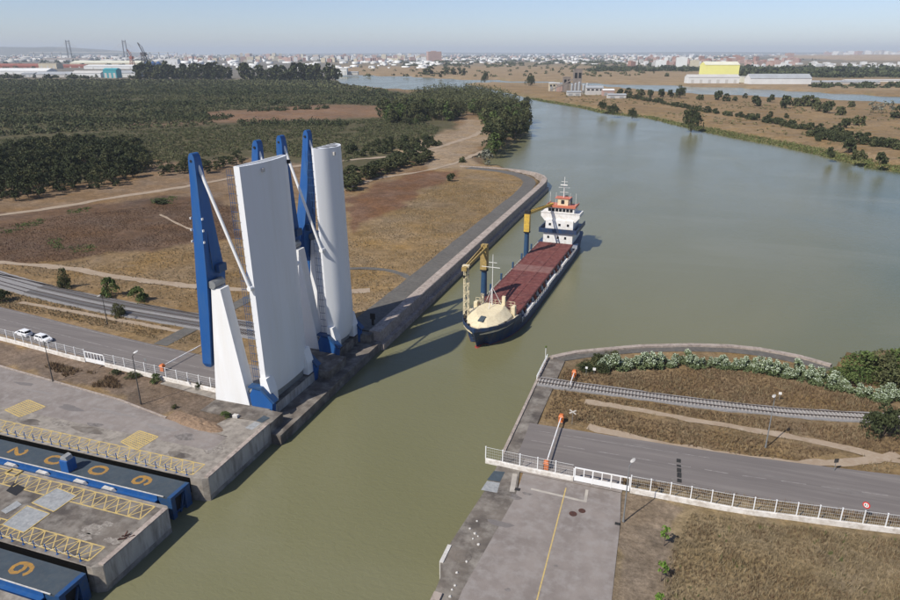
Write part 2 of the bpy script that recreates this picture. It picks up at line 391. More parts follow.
# soften zone borders
for _ in range(2):
    C[1:-1, 1:-1] = (C[1:-1, 1:-1] * 4 + C[:-2, 1:-1] + C[2:, 1:-1] + C[1:-1, :-2] + C[1:-1, 2:]) / 8
nr, nc = GX.shape
idx = np.arange(nr * nc).reshape(nr, nc)
F = np.stack([idx[:-1, :-1], idx[1:, :-1], idx[1:, 1:], idx[:-1, 1:]], -1).reshape(-1, 4)[:, ::-1]
gm = bpy.data.materials.new('ground'); gm.use_nodes = True
def ground_material(m):
    nt = m.node_tree; n = nt.nodes; L = nt.links; b = n['Principled BSDF']
    b.inputs['Roughness'].default_value = 0.95; b.inputs['Specular IOR Level'].default_value = 0.08
    geo = n.new('ShaderNodeNewGeometry'); at = n.new('ShaderNodeAttribute'); at.attribute_name = 'zone'
    def noise(s, d=5.0, r=0.65, off=0.0):
        t = n.new('ShaderNodeTexNoise'); t.inputs['Scale'].default_value = s; t.inputs['Detail'].default_value = d; t.inputs['Roughness'].default_value = r
        if off:
            v = n.new('ShaderNodeVectorMath'); v.operation = 'ADD'; v.inputs[1].default_value = (off, off * .7, 0); L.new(geo.outputs['Position'], v.inputs[0]); L.new(v.outputs[0], t.inputs['Vector'])
        else: L.new(geo.outputs['Position'], t.inputs['Vector'])
        return t.outputs[0]
    def mr(src, a, z, c=0.0, d=1.0):
        r = n.new('ShaderNodeMapRange'); r.inputs[1].default_value = a; r.inputs[2].default_value = z; r.inputs[3].default_value = c; r.inputs[4].default_value = d
        L.new(src, r.inputs[0]); return r.outputs[0]
    def mul(a, c):
        x = n.new('ShaderNodeMath'); x.operation = 'MULTIPLY'
        for i, q in ((0, a), (1, c)):
            if isinstance(q, float): x.inputs[i].default_value = q
            else: L.new(q, x.inputs[i])
        return x.outputs[0]
    val = mul(mul(mr(noise(0.018), 0.3, 0.7, 0.78, 1.22), mr(noise(0.16), 0.3, 0.7, 0.78, 1.22)), mr(noise(1.6, 6, 0.75), 0.3, 0.7, 0.62, 1.38))
    val = mul(val, mr(noise(0.45, 5, 0.7, 33.0), 0.32, 0.68, 0.72, 1.22))
    h = n.new('ShaderNodeHueSaturation'); L.new(at.outputs['Color'], h.inputs['Color']); L.new(val, h.inputs['Value'])
    L.new(mr(noise(0.06, 4, 0.6, 90.0), 0.3, 0.7, 0.85, 1.15), h.inputs['Saturation'])
    # pale bare patches
    mx0 = n.new('ShaderNodeMix'); mx0.data_type = 'RGBA'; L.new(mr(noise(0.11, 6, 0.7, 40.0), 0.60, 0.74, 0.0, 0.5), mx0.inputs[0]); L.new(h.outputs[0], mx0.inputs[6]); mx0.inputs[7].default_value = (0.27, 0.205, 0.14, 1)
    # low green growth, as much of it as the zone's alpha
    g = n.new('ShaderNodeMath'); g.operation = 'SUBTRACT'; L.new(noise(0.22, 7, 0.7, 15.0), g.inputs[1]); 
    ad = n.new('ShaderNodeMath'); ad.operation = 'ADD'; ad.inputs[1].default_value = 0.17; L.new(mul(at.outputs['Alpha'], 0.75), ad.inputs[0]); L.new(ad.outputs[0], g.inputs[0])
    mx = n.new('ShaderNodeMix'); mx.data_type = 'RGBA'; L.new(mr(g.outputs[0], -0.03, 0.08, 0, 0.85), mx.inputs[0]); L.new(mx0.outputs[2], mx.inputs[6])
    mx2 = n.new('ShaderNodeMix'); mx2.data_type = 'RGBA'; L.new(mr(noise(1.1, 4, .6, 7.0), .35, .65), mx2.inputs[0]); mx2.inputs[6].default_value = (0.05, 0.058, 0.026, 1); mx2.inputs[7].default_value = (0.10, 0.10, 0.045, 1)
    L.new(mx2.outputs[2], mx.inputs[7]); L.new(mx.outputs[2], b.inputs['Base Color'])
    bp = n.new('ShaderNodeBump'); bp.inputs['Strength'].default_value = 0.9; bp.inputs['Distance'].default_value = 0.25
    L.new(noise(1.3, 8, 0.75), bp.inputs['Height']); L.new(bp.outputs[0], b.inputs['Normal'])
ground_material(gm)
gme = npmesh('ground', np.stack([GX, GY, GZ], -1).reshape(-1, 3), F, gm)
ca = gme.color_attributes.new('zone', 'FLOAT_COLOR', 'POINT')
ca.data.foreach_set('color', C.astype(np.float32).reshape(-1, 4).ravel())
gme.polygons.foreach_set('use_smooth', np.ones(len(F), bool))
struct(link('ground', gme))

# water
wm = bpy.data.materials.new('river_water'); wm.use_nodes = True
def water_material(m):
    nt = m.node_tree; n = nt.nodes; L = nt.links; b = n['Principled BSDF']
    b.inputs['Roughness'].default_value = 0.2; b.inputs['IOR'].default_value = 1.33; b.inputs['Specular IOR Level'].default_value = 0.38
    geo = n.new('ShaderNodeNewGeometry')
    def noise(s, d, sx=1.0, sy=1.0):
        mp = n.new('ShaderNodeMapping'); mp.inputs['Scale'].default_value = (sx, sy, 1); L.new(geo.outputs['Position'], mp.inputs[0])
        t = n.new('ShaderNodeTexNoise'); t.inputs['Scale'].default_value = s; t.inputs['Detail'].default_value = d; t.inputs['Distortion'].default_value = 0.6; L.new(mp.outputs[0], t.inputs['Vector']); return t.outputs[0]
    mr = n.new('ShaderNodeMapRange'); mr.inputs[1].default_value = 0.36; mr.inputs[2].default_value = 0.66; L.new(noise(0.010, 5, 1.2, 0.8), mr.inputs[0])
    mx = n.new('ShaderNodeMix'); mx.data_type = 'RGBA'; L.new(mr.outputs[0], mx.inputs[0]); mx.inputs[6].default_value = (0.148, 0.143, 0.072, 1); mx.inputs[7].default_value = (0.172, 0.166, 0.094, 1)
    # clearer green water of the side basin meets the silty channel along a ragged front
    sep = n.new('ShaderNodeSeparateXYZ'); L.new(geo.outputs['Position'], sep.inputs[0])
    def math_(op, p_, q_):
        m_ = n.new('ShaderNodeMath'); m_.operation = op
        for i, v in ((0, p_), (1, q_)):
            if isinstance(v, (int, float)): m_.inputs[i].default_value = v
            else: L.new(v, m_.inputs[i])
        return m_.outputs[0]
    u = math_('SUBTRACT', math_('MULTIPLY', sep.outputs[0], 0.011), math_('MULTIPLY', sep.outputs[1], 0.0022))
    u = math_('ADD', u, math_('MULTIPLY', math_('SUBTRACT', noise(0.013, 6, 1.0, .7), 0.5), 1.1))
    pr = n.new('ShaderNodeMapRange'); pr.inputs[1].default_value = -0.12; pr.inputs[2].default_value = 0.5; pr.inputs[4].default_value = 0.75; L.new(u, pr.inputs[0])
    mg = n.new('ShaderNodeMix'); mg.data_type = 'RGBA'; L.new(pr.outputs[0], mg.inputs[0]); L.new(mx.outputs[2], mg.inputs[6]); mg.inputs[7].default_value = (0.082, 0.110, 0.078, 1)
    ms = n.new('ShaderNodeMapRange'); ms.inputs[1].default_value = 0.56; ms.inputs[2].default_value = 0.74; ms.inputs[4].default_value = 0.45; L.new(noise(0.022, 7, .45, 1.5), ms.inputs[0])
    mk = n.new('ShaderNodeMix'); mk.data_type = 'RGBA'; L.new(ms.outputs[0], mk.inputs[0]); L.new(mg.outputs[2], mk.inputs[6]); mk.inputs[7].default_value = (0.205, 0.20, 0.135, 1)
    L.new(mk.outputs[2], b.inputs['Base Color'])
    r2 = n.new('ShaderNodeMapRange'); r2.inputs[1].default_value = 0.35; r2.inputs[2].default_value = 0.65; r2.inputs[3].default_value = 0.17; r2.inputs[4].default_value = 0.23; L.new(noise(0.02, 4, 1.5, .6), r2.inputs[0]); L.new(r2.outputs[0], b.inputs['Roughness'])
    bp = n.new('ShaderNodeBump'); bp.inputs['Strength'].default_value = 0.30; bp.inputs['Distance'].default_value = 0.25
    L.new(noise(0.9, 5, 1.0, 1.6), bp.inputs['Height']); L.new(bp.outputs[0], b.inputs['Normal'])
water_material(wm)
w = MB().add([(-30000, -3000, WZ), (30000, -3000, WZ), (30000, 30000, WZ), (-30000, 30000, WZ)], [(0, 1, 2, 3)])
struct(w.build('river_water', wm))

# distant hills
# (hills far off)
hm = mat('hill_cover', (0.10, 0.105, 0.08), (0.14, 0.13, 0.10), 0.0006, 0.95)
def hills(f0, f1, dist, hmax, seed):
    rs = []; n = 60
    for k in range(4):
        r_ = dist + (0, 900, 2200, 5200)[k]; row = []
        for i in range(n + 1):
            a = R(f0 + (f1 - f0) * i / n) - YAW
            e = math.sin(math.pi * i / n) ** 0.6
            hgt = hmax * e * (0.45 + 0.55 * float(fbm(np.array(i / 9.0 + seed), np.array(k * .7), seed))) * (0, 0.75, 1, 0)[k]
            row.append((r_ * math.sin(a), r_ * math.cos(a), -3 + hgt))
        rs.append(row)
    return MB().rings(rs, close=False).build('hills', hm, smooth=True)
struct(hills(-44, -22, 17000, 260, 3)); struct(hills(-20, 44, 24000, 120, 9))

# ------------------------------------------------------------------ flat sheets: roads, lanes, paths
def offset_path(pts, w0, w1, jag=0.0, step=None, seed=0):
    p = np.array([q[:2] for q in pts], float)
    if step:
        out = []
        for a, b in zip(p[:-1], p[1:]):
            k = max(1, int(np.hypot(*(b - a)) / step)); out += [a + (b - a) * t / k for t in range(k)]
        p = np.array(out + [p[-1]])
        for _ in range(6): p[1:-1] = (p[:-2] + 2 * p[1:-1] + p[2:]) / 4
    d = np.gradient(p, axis=0); d /= np.linalg.norm(d, axis=1)[:, None]
    nrm = np.stack([-d[:, 1], d[:, 0]], 1)
    k = len(p); ii = np.arange(k) * 0.9
    ja = (vnoise(ii, ii * 0 + 3, seed) - 0.5) * jag; jb = (vnoise(ii, ii * 0 + 9, seed + 5) - 0.5) * jag
    return p + nrm * (w0 + ja)[:, None], p - nrm * (w1 + jb)[:, None]
CLEAR = []
def strip(name, pts, width, z, m, jag=0.0, step=None, seed=0, thick=0.0, kind='structure', parent=None):
    a, b = offset_path(pts, width / 2, width / 2, jag, step, seed)
    if width > 1: CLEAR.append(([q[:2] for q in pts], width - jag * .5 + .3))
    mb = MB(); k = len(a)
    vs = [(*q, z) for q in a] + [(*q, z) for q in b]; fs = [(i, i + 1, k + i + 1, k + i) for i in range(k - 1)]
    if thick:
        vs += [(*q, z - thick) for q in a] + [(*q, z - thick) for q in b]
        fs += [(i, 2 * k + i, 2 * k + i + 1, i + 1) for i in range(k - 1)] + [(k + i, k + i + 1, 3 * k + i + 1, 3 * k + i) for i in range(k - 1)]
        fs += [(0, k, 3 * k, 2 * k), (k - 1, 3 * k - 1, 4 * k - 1, 2 * k - 1)]
    mb.add(vs, fs)
    if parent is not None: return mb.build(name, m, parent)
    return struct(mb.build(name, m), kind)
def slab(name, poly, z0, z1, m):
    return struct(MB().prism(poly, z0, z1).build(name, m))
def sheet(name, poly, z, m, parent=None):
    o = MB().add([(x, y, z) for x, y in poly], [tuple(range(len(poly)))]).build(name, m, parent)
    return o if parent is not None else struct(o)

def pp(*a): return [P(x, y)[:2] for x, y in a]
# left road and its markings
LROAD = [(-260, 117.5), (-190, 112), (-150, 107.3), (-120, 103.2), (-100, 101), (-80, 99.6), (-66.5, 99.3)]
road_l = strip('road_left', LROAD, 10.6, 0.03, ROADM, step=4, thick=0.3)
strip('road_line', [(x, y + 0.2) for x, y in LROAD], 0.16, 0.036, LINEW, step=4, parent=road_l)
strip('road_line', [(x, y + 4.7) for x, y in LROAD], 0.14, 0.036, LINEW, step=4, parent=road_l)
strip('road_line', [(x, y - 4.6) for x, y in LROAD], 0.14, 0.036, LINEW, step=4, parent=road_l)
strip('side_lane', [P(160, 345), P(185, 331), P(205, 322), P(235, 306), P(265, 290)], 3.4, 0.012, TRACKM, jag=0.5, step=3)
# right road
RROAD = [(-19.0, 94.9), (0, 95.3), (15, 95.6), (38, 97.6), (70, 102.5), (120, 114), (200, 138)]
road_r = strip('road_right', RROAD, 11.0, 0.03, ROADM, step=3, thick=0.3)
for k in range(11):
    f = 1.2 + k * 5.4
    strip('road_line', [(-19 + f, 95.0 + f * .012 + max(0, f - 32) * .06), (-19 + f + 3.4, 95.0 + (f + 3.4) * .012 + max(0, f - 28.6) * .06)], 0.15, 0.036, LINEW, parent=road_r)
strip('road_line', [(-18.8, 98.2), (0, 98.6), (10, 98.9)], 0.11, 0.036, LINEW, step=3, parent=road_r)
# dirt paths
strip('dirt_path', [P(-80, 255), P(0, 262), P(70, 268), P(130, 279), P(200, 287), P(262, 291), P(330, 292), P(370, 290)], 3.2, -0.045, DIRT, jag=1.4, step=2.5, seed=3)
strip('dirt_path', [P(20, 302), P(60, 309), P(120, 320), P(178, 331)], 1.5, -0.04, DIRT, jag=0.5, step=2, seed=4)
strip('dirt_path', [P(-60, 222), P(0, 215), P(60, 207), P(120, 196), P(170, 189), P(230, 178), P(300, 165), P(345, 160), P(395, 156), P(440, 147), P(470, 137), P(492, 126), P(488, 117)], 4.6, -0.045, DIRT, jag=2.2, step=4, seed=5)
strip('dirt_path', [P(340, 190), P(380, 177), P(420, 172), P(455, 163), P(480, 152), P(500, 145)], 3.2, -0.04, DIRT, jag=2, step=4, seed=6)
strip('dirt_path', [P(160, 214), P(178, 224), P(200, 233)], 1.2, -0.04, DIRT, jag=0.6, step=3, seed=8)
strip('dirt_path', [P(585, 401), P(640, 410), P(720, 424), P(790, 436), P(850, 449), P(925, 467)], 1.7, -0.04, DIRT, jag=0.7, step=1.5, seed=9)
strip('dirt_path', [P(588, 426), P(630, 437), P(690, 449), P(740, 458), P(800, 464), P(850, 463), P(900, 455)], 1.9, -0.036, DIRT, jag=0.9, step=1.5, seed=10)
strip('dirt_path', [P(345, 268), P(372, 268), P(395, 270), P(412, 279)], 2.2, -0.04, TRACKM, jag=0.6, step=2, seed=12)
# quay service track, left bank
strip('quay_track', [(-65.9, 129), (-65.9, 200), (-65.7, 300), (-67.6, 330), (-77, 347), (-93, 357), (-110, 360)], 6.2, 0.02, TRACKM, step=4, jag=0.4, seed=2, thick=0.25)

# ------------------------------------------------------------------ quay walls and lock walls
def quay_run(name, pts, back, top, m, low=-8.0, ledge=None):
    """cap wall following pts (face line), 'back' metres wide to the left of travel"""
    p = np.array(pts, float); a, b = offset_path(pts, back, 0.0)
    rs = []
    for (ax, ay), (bx, by) in zip(a, b):
        ux, uy = (ax - bx) / back, (ay - by) / back
        rs.append([(ax, ay, low), (ax, ay, top), (bx + ux * .15, by + uy * .15, top), (bx, by, top - .15), (bx, by, low)])
    return struct(MB().rings(rs).build(name, m))
fl = [(-60.0, 128.5 + 12 * i) for i in range(17)] + [(-60.2, 329), (-61.3, 338), (-64.5, 347), (-70, 354.5), (-78, 360), (-88, 363.2), (-101, 364.6), (-116, 364.2)]
quay_run('quay_wall_left', fl[:19], 2.7, 0.3, QCAP)
quay_run('quay_wall_left_end', fl[18:], 1.3, 0.3, QCAP)
struct(MB().box(-60.0, -58.9, 128, 330, -4.6, -2.5).build('quay_fender_ledge', QCAP))
# ledge below the bridge, abutment wall behind it
slab('bridge_ledge', [(-59.7, 85.9), (-59.7, 128.4), (-65.0, 128.4), (-65.0, 85.9)], -8, -2.0, CONCD)
ab = MB()
ab.box(-76, -64.4, 86.0, 128.4, -8, -0.02)
for y0, y1 in ((86.0, 90.0), (107.2, 114.8), (126.6, 128.4)): ab.box(-64.42, -61.6, y0, y1, -2.4, -0.04)
struct(ab.build('bridge_abutment', CONCD))
# lock walls
m1 = slab('lock_wall_far', [(-61.6, 69.2), (-61.6, 85.88), (-66, 85.88), (-66, 75.9), (-260, 75.9), (-260, 68.55), (-64.2, 68.55), (-62.4, 68.75)], -8, 0.0, CONC)
m2 = slab('lock_wall_middle', [(-62.3, 49.6), (-62.3, 61.4), (-62.9, 61.9), (-260, 61.9), (-260, 49.0), (-63.4, 49.0)], -8, 0.0, CONC)
sheet('stained_floor', [(-150, 48.99), (-63.6, 49.05), (-63.1, 51), (-63.1, 61.2), (-150, 61.85)], 0.006, CONCD, m2)
rs_ = random.Random(8)
for cx_, cy_, rx_, ry_ in ((93, 529, 2.3, 1.1), (84, 537, 1.3, .8), (107, 524, 1.0, .7), (112, 541, 1.6, .7)):
    c_ = P(cx_, cy_); sheet('lime_stain', [(c_[0] + rx_ * math.cos(k * .35) * rs_.uniform(.55, 1.15), c_[1] + ry_ * math.sin(k * .35) * rs_.uniform(.55, 1.15)) for k in range(18)], 0.009, LIME, m2)
slab('lock_wall_near', [(-62.3, 18), (-62.3, 42.6), (-260, 42.6), (-260, 18)], -8, 0.0, CONC)
for y0, y1, x in ((69.3, 85.8, -61.6), (49.7, 61.3, -62.3)):
    struct(MB().box(x - 0.75, x + 0.02, y0, y1, 0.0, 0.14).build('lock_wall_kerb', QCAP))
for mm_, x_, y0, y1 in ((m1, -61.6, 69.25, 85.85), (m2, -62.3, 49.65, 61.35)): MB().box(x_ - .02, x_ + .04, y0, y1, -3.1, -.02).build('bounce_lit_wall_face', BOUNCEC, mm_)
MB().box(-64.43, -64.36, 90.0, 107.2, -2.0, -.1).build('bounce_lit_abutment_face', BOUNCEC, bpy.data.objects['bridge_abutment'])
sheet('apron_lane', [(-260, 104.0), (-180, 95.5), (-124.9, 87.6), (-92.5, 84.2), (-80, 81.6), (-70, 80.2), (-66, 80.0), (-66, 75.6), (-260, 75.6)], 0.012, ASPH)
strip('lane_kerb', [(-180, 95.8), (-124.9, 87.9), (-92.5, 84.45), (-80, 81.9)], 0.34, 0.1, QCAP, thick=0.2)
sheet('lane_concrete', [(-71, 80.3), (-66, 80.1), (-62.4, 80.0), (-62.4, 85.5), (-66, 85.8), (-69.5, 85.4)], 0.018, CONC)

# right quay
slab('quay_wall_right', [(-21.6, 30), (-18.6, 30), (-17.7, 60), (-16.6, 79), (-17.6, 86), (-17.9, 100), (-17.5, 127.2), (-21.4, 127.8), (-21.2, 89.5), (-21.3, 80), (-22.6, 67.0), (-22.6, 63.5), (-21.8, 62), (-21.6, 58)], -8, 0.0, CONCD)
struct(MB().box(-22.75, -22.25, 63.6, 66.9, -3, 0.12).build('quay_fender', WDULL))
struct(MB().box(-21.62, -20.6, 56.2, 58.6, 0.0, 0.3).build('quay_block', QCAP))
struct(MB().box(-21.42, -20.95, 90, 127, 0.0, 0.22).build('quay_edge_kerb', QCAP))
curve = [P(x, y)[:2] for x, y in ((549, 357), (560, 354.5), (575, 351.5), (600, 349), (640, 345.5), (690, 344.3), (730, 345.5), (760, 348.5), (800, 356), (832, 365))]
quay_run('quay_wall_curve', curve[::-1], 1.3, 0.35, QCAP)
strip('quay_track_right', [(x - 0.2, y - 2.2) for x, y in curve[1:]], 2.6, -0.02, TRACKM, step=2, thick=0.2)
# paved yard on the right bank
sheet('paved_yard', [(-16.8, 79), (-17.0, 85.6), (-2.4, 85.3), (-1.9, 78), (-1.6, 64), (-1.6, 30), (-18.4, 30), (-18.6, 60)], 0.015, ASPH)
yard = bpy.data.objects['paved_yard']
sheet('paved_strip', [(-17.6, 85.7), (-17.6, 89.6), (-2.5, 89.9), (-2.3, 85.4)], 0.008, ASPH)
yl = P(566, 488), P(537, 600), P(531, 625)
strip('yellow_line', yl, 0.17, 0.030, YEL, parent=yard)
strip('white_line', [P(531, 489), P(584, 501.5)], 0.42, 0.021, LINEP, parent=yard)
strip('white_line', [P(585, 502.5), P(587, 490)], 0.42, 0.024, LINEP, parent=yard)
strip('white_line', [P(512, 492), P(515, 474)], 0.75, 0.021, LINEP, parent=yard)
sheet('floor_hatch', pp((487, 480), (500, 482), (505, 472), (494, 471)), 0.012, SLATE)
sheet('floor_hatch', pp((481, 490), (497, 493), (500, 483), (487, 481)), 0.012, PLATE)
sheet('floor_hatch', pp((256, 421), (264, 415.5), (270, 418), (262, 423)), 0.024, SLATE)
sheet('floor_hatch', pp((245, 428), (255, 421.5), (261, 423.6), (252, 430)), 0.024, PLATE)
STAIN = mat('oil_stain', (0.13, 0.115, 0.105), (0.20, 0.18, 0.165), 1.6, 0.9, lo=.42, hi=.58)
PATCH = mat('asphalt_patch', (0.15, 0.135, 0.127), (0.18, 0.162, 0.15), 0.8, 0.92)
PALEP = mat('pale_pavement', (0.25, 0.227, 0.21), (0.205, 0.185, 0.17), 0.7, 0.92)
rs_ = random.Random(31)
def blot(name, x, y, rx, ry, m, z, parent, n=22):
    c_ = P(x, y); a0 = rs_.uniform(0, 6)
    return sheet(name, [(c_[0] + rx * math.cos(k * 6.2832 / n) * (1 + .35 * math.sin(3 * k * 6.2832 / n + a0) * rs_.uniform(.4, 1)), c_[1] + ry * math.sin(k * 6.2832 / n) * (1 + .35 * math.cos(2 * k * 6.2832 / n + a0) * rs_.uniform(.4, 1))) for k in range(n)], z, m, parent)
for i_, (x, y, rx, ry, m_) in enumerate(((500, 524, 1.7, .7, PATCH), (515, 497, .9, .6, STAIN), (527, 494, .7, .35, STAIN), (556, 566, .3, .2, STAIN), (508, 590, .35, .25, STAIN))):
    blot('pavement_stain', x, y, rx, ry, m_, .018 + .0006 * i_, yard)
lane = bpy.data.objects['apron_lane']
for i_, (x, y, rx, ry, m_) in enumerate(((40, 392, 3.5, .35, PALEP), (110, 412, 5, .4, PALEP), (160, 428, 3, .9, PALEP), (70, 408, 2.6, .8, PATCH), (25, 384, 2.2, .5, PATCH), (185, 437, 1.8, .9, STAIN), (95, 425, 1.5, .6, STAIN))):
    blot('pavement_stain', x, y, rx, ry, m_, .015 + .0006 * i_, lane)
for i_, (x, y, rx, ry, m_) in enumerate(((90, 430, 3.2, .9, CONCD), (178, 455, 2.0, 1.0, CONCD), (30, 422, 2.4, .8, CONCD), (215, 448, 1.6, 1.6, LIME), (60, 424, 1.8, .7, LIME))):
    blot('wall_stain', x, y, rx, ry, m_, .004 + .0006 * i_, m1)
for i_, (x, y, rx, ry, m_) in enumerate(((640, 446, 2.2, .5, PATCH), (760, 474, 3.6, .45, PATCH), (850, 492, 3, .5, PATCH), (694, 485, .5, .35, STAIN), (672, 480, .45, .3, STAIN), (800, 484, .4, .3, STAIN))):
    blot('road_patch', x, y, rx, ry, m_, .0335 + .0003 * i_, road_r)
for i_, (x, y, rx, ry, m_) in enumerate(((90, 348, 4, .5, PATCH), (30, 326, 5, .5, PATCH), (55, 336, 3, .3, PATCH))):
    blot('road_patch', x, y, rx, ry, m_, .0335 + .0003 * i_, road_l)
# round hatch and small debris on the right quay
cx, cy, _ = P(463, 557)
rh = MB().lathe([(1.05, 0.0), (1.05, 0.05), (0.93, 0.05), (0.93, 0.03), (0.02, 0.035)], 20, (cx, cy, 0.0)).build('round_hatch', CONCD); struct(rh)

# ------------------------------------------------------------------ bascule bridges
def sweep_y(mb, prof):
    """prof: list of (z, x0, x1, y0, y1) rings"""
    return mb.rings([[(x0, y0, z), (x1, y0, z), (x1, y1, z), (x0, y1, z)] for z, x0, x1, y0, y1 in prof])
LEAFX = -66.6
def bascule(label, ya, yb, la, lb, belly, htop):
    """ya, yb: outer Y of the two balance beams; la, lb: Y of the leaf's edges"""
    root = thing('bascule_bridge', label, 'bridge', (-67, (ya + yb) / 2, 0), group='raised bascule bridges')
    # leaf: flat road side towards -X, curved soffit towards the channel
    def ring(z, k=1.0, grow=0.0):
        dx = LEAFX - 0.9 * z / 43.0
        pts = [(dx, la - grow, z), (dx, lb + grow, z), (dx + belly[0], lb + grow, z)]
        for i in range(1, 12):
            t = i / 12; pts.append((dx + belly[0] + belly[1] * k * math.sin(math.pi * t) ** .62, lb + grow + (la - lb - 2 * grow) * t, z))
        pts.append((dx + belly[0], la - grow, z))
        return pts
    mb = MB().rings([ring(1.6, .55), ring(4.2, .95), ring(9), ring(18), ring(27), ring(36), ring(htop)])
    leaf = mb.build('leaf', LEAFP, root)
    for p_ in leaf.data.polygons:
        p_.use_smooth = True
    sharpen(leaf.data, 0.5)
    # open hollow at the free end: recessed dark cells with ribs between
    nrib = 22 if lb - la > 12 else 5
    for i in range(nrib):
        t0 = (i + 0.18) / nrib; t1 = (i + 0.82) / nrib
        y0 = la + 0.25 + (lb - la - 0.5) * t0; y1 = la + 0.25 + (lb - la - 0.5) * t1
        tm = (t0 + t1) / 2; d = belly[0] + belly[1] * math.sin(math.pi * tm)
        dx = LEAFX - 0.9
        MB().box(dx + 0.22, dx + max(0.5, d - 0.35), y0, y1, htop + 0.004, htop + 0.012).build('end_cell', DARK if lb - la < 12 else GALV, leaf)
    # plate seams, bearing brackets, lugs
    for y0, y1 in ((la - 0.55, la + 1.7), (lb - 1.7, lb + 0.55)):
        g = MB().prism([(LEAFX + 0.1, 5.4), (LEAFX + 0.1, 0.2), (LEAFX + 2.1, 0.2), (LEAFX + 2.1, 2.6), (LEAFX + 1.4, 5.4)], y0, y1, 1)
        g.build('leaf_foot', WPAINT, leaf)
    for dy in (0.34, 0.02):
        yy = la + (lb - la) * dy if dy > .1 else lb
        if dy > .1 or lb - la > 12:
            z = htop - 1.2; dx = LEAFX - 0.9 + belly[0] + belly[1] * math.sin(math.pi * dy)
            MB().box(dx - .1, dx + 0.45, yy - .3, yy + .3, z - .3, z + .35).build('end_lug', WDULL if dy > .1 else DARK, leaf)
    # railings along both edges of the road side
    for yy in (la - 0.25, lb + 0.25):
        rl = MB()
        for k in range(26):
            z = 4 + k * 1.5
            if z > htop - .5: break
            dx = LEAFX - 0.9 * z / 43
            rl.bar((dx, yy, z), (dx - 1.25, yy, z), 0.07, 0.07)
        for off in (0.45, 0.85, 1.25):
            rl.bar((LEAFX - off - 0.08, yy, 3.5), (LEAFX - off - 0.88, yy, htop - 0.4), 0.05, 0.05)
        rl.build('leaf_railing', GBLUE, leaf)
    # pylons, beams, rods, hinge blocks
    for yo, sgn, le in ((ya, 1, la), (yb, -1, lb)):
        y0, y1 = sorted((yo + sgn * 0.5, yo + sgn * 2.9))
        pyl = MB().rings([[(-75.9, y0, -0.3), (-68.6, y0, -0.3), (-68.6, y1, -0.3), (-75.9, y1, -0.3)],
                          [(-73.75, y0, 21.9), (-71.9, y0, 21.9), (-71.9, y1, 21.9), (-73.75, y1, 21.9)]]).build('pylon', WPAINT, root)
        ym = (y0 + y1) / 2
        pin = MB().tube((-73.4, y0 - .2, 22.6), (-73.4, y1 + .2, 22.6), 0.75, n=14).build('pivot_bearing', GALV, pyl)
        bm = MB()
        def far(w): return yo + sgn * w
        prof = [(6.6, -77.0, -75.9, 2.2, .35), (7.4, -77.3, -75.5, 2.5, 0), (17.5, -76.6, -74.5, 2.7, 0), (19.5, -76.5, -74.35, 4.9, 0), (23.5, -76.2, -74.0, 5.1, 0), (33, -75.4, -73.55, 3.2, 0), (40, -74.8, -73.4, 2.2, 0), (43.6, -74.6, -73.35, 1.7, 0), (44.3, -74.5, -73.42, 1.65, 0), (44.8, -74.28, -73.62, 1.6, 0.0), (44.95, -74.1, -73.8, 1.6, 0.0)]
        rs = []
        for z, x0, x1, w, ins in prof:
            a_, b_ = yo + sgn * ins, yo + sgn * w
            rs.append([(x0, a_, z), (x1, a_, z), (x1, b_, z), (x0, b_, z)])
        beam = bm.rings(rs).build('balance_beam', BLUE, root)
        MB().tube((-74.05, yo - sgn * .07, 43.7), (-74.05, yo + sgn * 1.9, 43.7), 0.22, n=10).build('top_pin', DARK, beam)
        # walkway boxes and a service cabinet on the dark flank near the pivot
        MB().box(-73.75, -73.0, *sorted((yo + sgn * 2.3, yo + sgn * 4.4)), 24.2, 25.6).build('drive_housing', GBLUE, beam)
        MB().bar((-73.72, yo + sgn * 1.0, 41), (-73.62, yo + sgn * 1.4, 25), 0.12, 0.12).build('beam_ladder', GBLUE, beam)
        if sgn == 1:
            for z in (34.2, 32.2, 30.2):
                for xx in (-75.75 + (34.2 - z) * -.08, -73.45 - (34.2 - z) * .05): MB().box(xx - .02, xx + .13, yo - .05, yo + .3, z - .16, z + .2).build('reflector_plate', WPAINT, beam)
        # tie rod to a lug half way up the leaf edge
        zl = 22.4; lx = LEAFX - 0.9 * zl / 43 + 0.6
        lug_y = le - sgn * 0.55
        rod = MB().tube((-73.85, yo + sgn * 1.0, 43.6), (lx, lug_y, zl), 0.27, n=10).build('tie_rod', WPAINT, root, smooth=True)
        MB().tube((lx, lug_y - sgn * .35, zl), (lx + 0.1, le + sgn * 1.6, zl), 0.42, n=12).build('leaf_lug', WPAINT, rod)
        # hinge block at the foot
        hy0, hy1 = sorted((le - sgn * 0.15, le - sgn * 1.35))
        hb = MB().prism([(-68.2, 0.0), (-64.2, -1.9), (-63.8, 1.1), (-66.0, 3.3), (-67.7, 3.5), (-68.4, 2.2)], hy0, hy1, 1).build('hinge_block', BLUE, root)
        MB().prism([(-68.5, 3.65), (-66.0, 3.5), (-63.5, 1.15), (-63.3, 1.45), (-65.9, 3.9), (-68.5, 3.95)], hy0 - .15, hy1 + .15, 1).build('hinge_cover', GBLUE, hb)
        MB().tube((-69.2, yo + sgn * 1.5, 2.2), (-67.6, le - sgn * .8, 3.0), 0.35, n=10).build('hydraulic_ram', GALV, hb)
    MB().box(-68.2, -65.6, la + 1.8, lb - 1.8, -0.3, 1.5).build('pivot_beam', GALV, root)
    return root
bascule('wide white road leaf raised upright between two blue beams, nearer of the two open bridges', 89.8, 109.2, 91.7, 105.9, (1.1, 1.0), 42.9)
bascule('narrow rounded white leaf raised upright, farther of the two open bridges', 115.6, 127.4, 116.6, 126.0, (0.4, 2.9), 42.6)

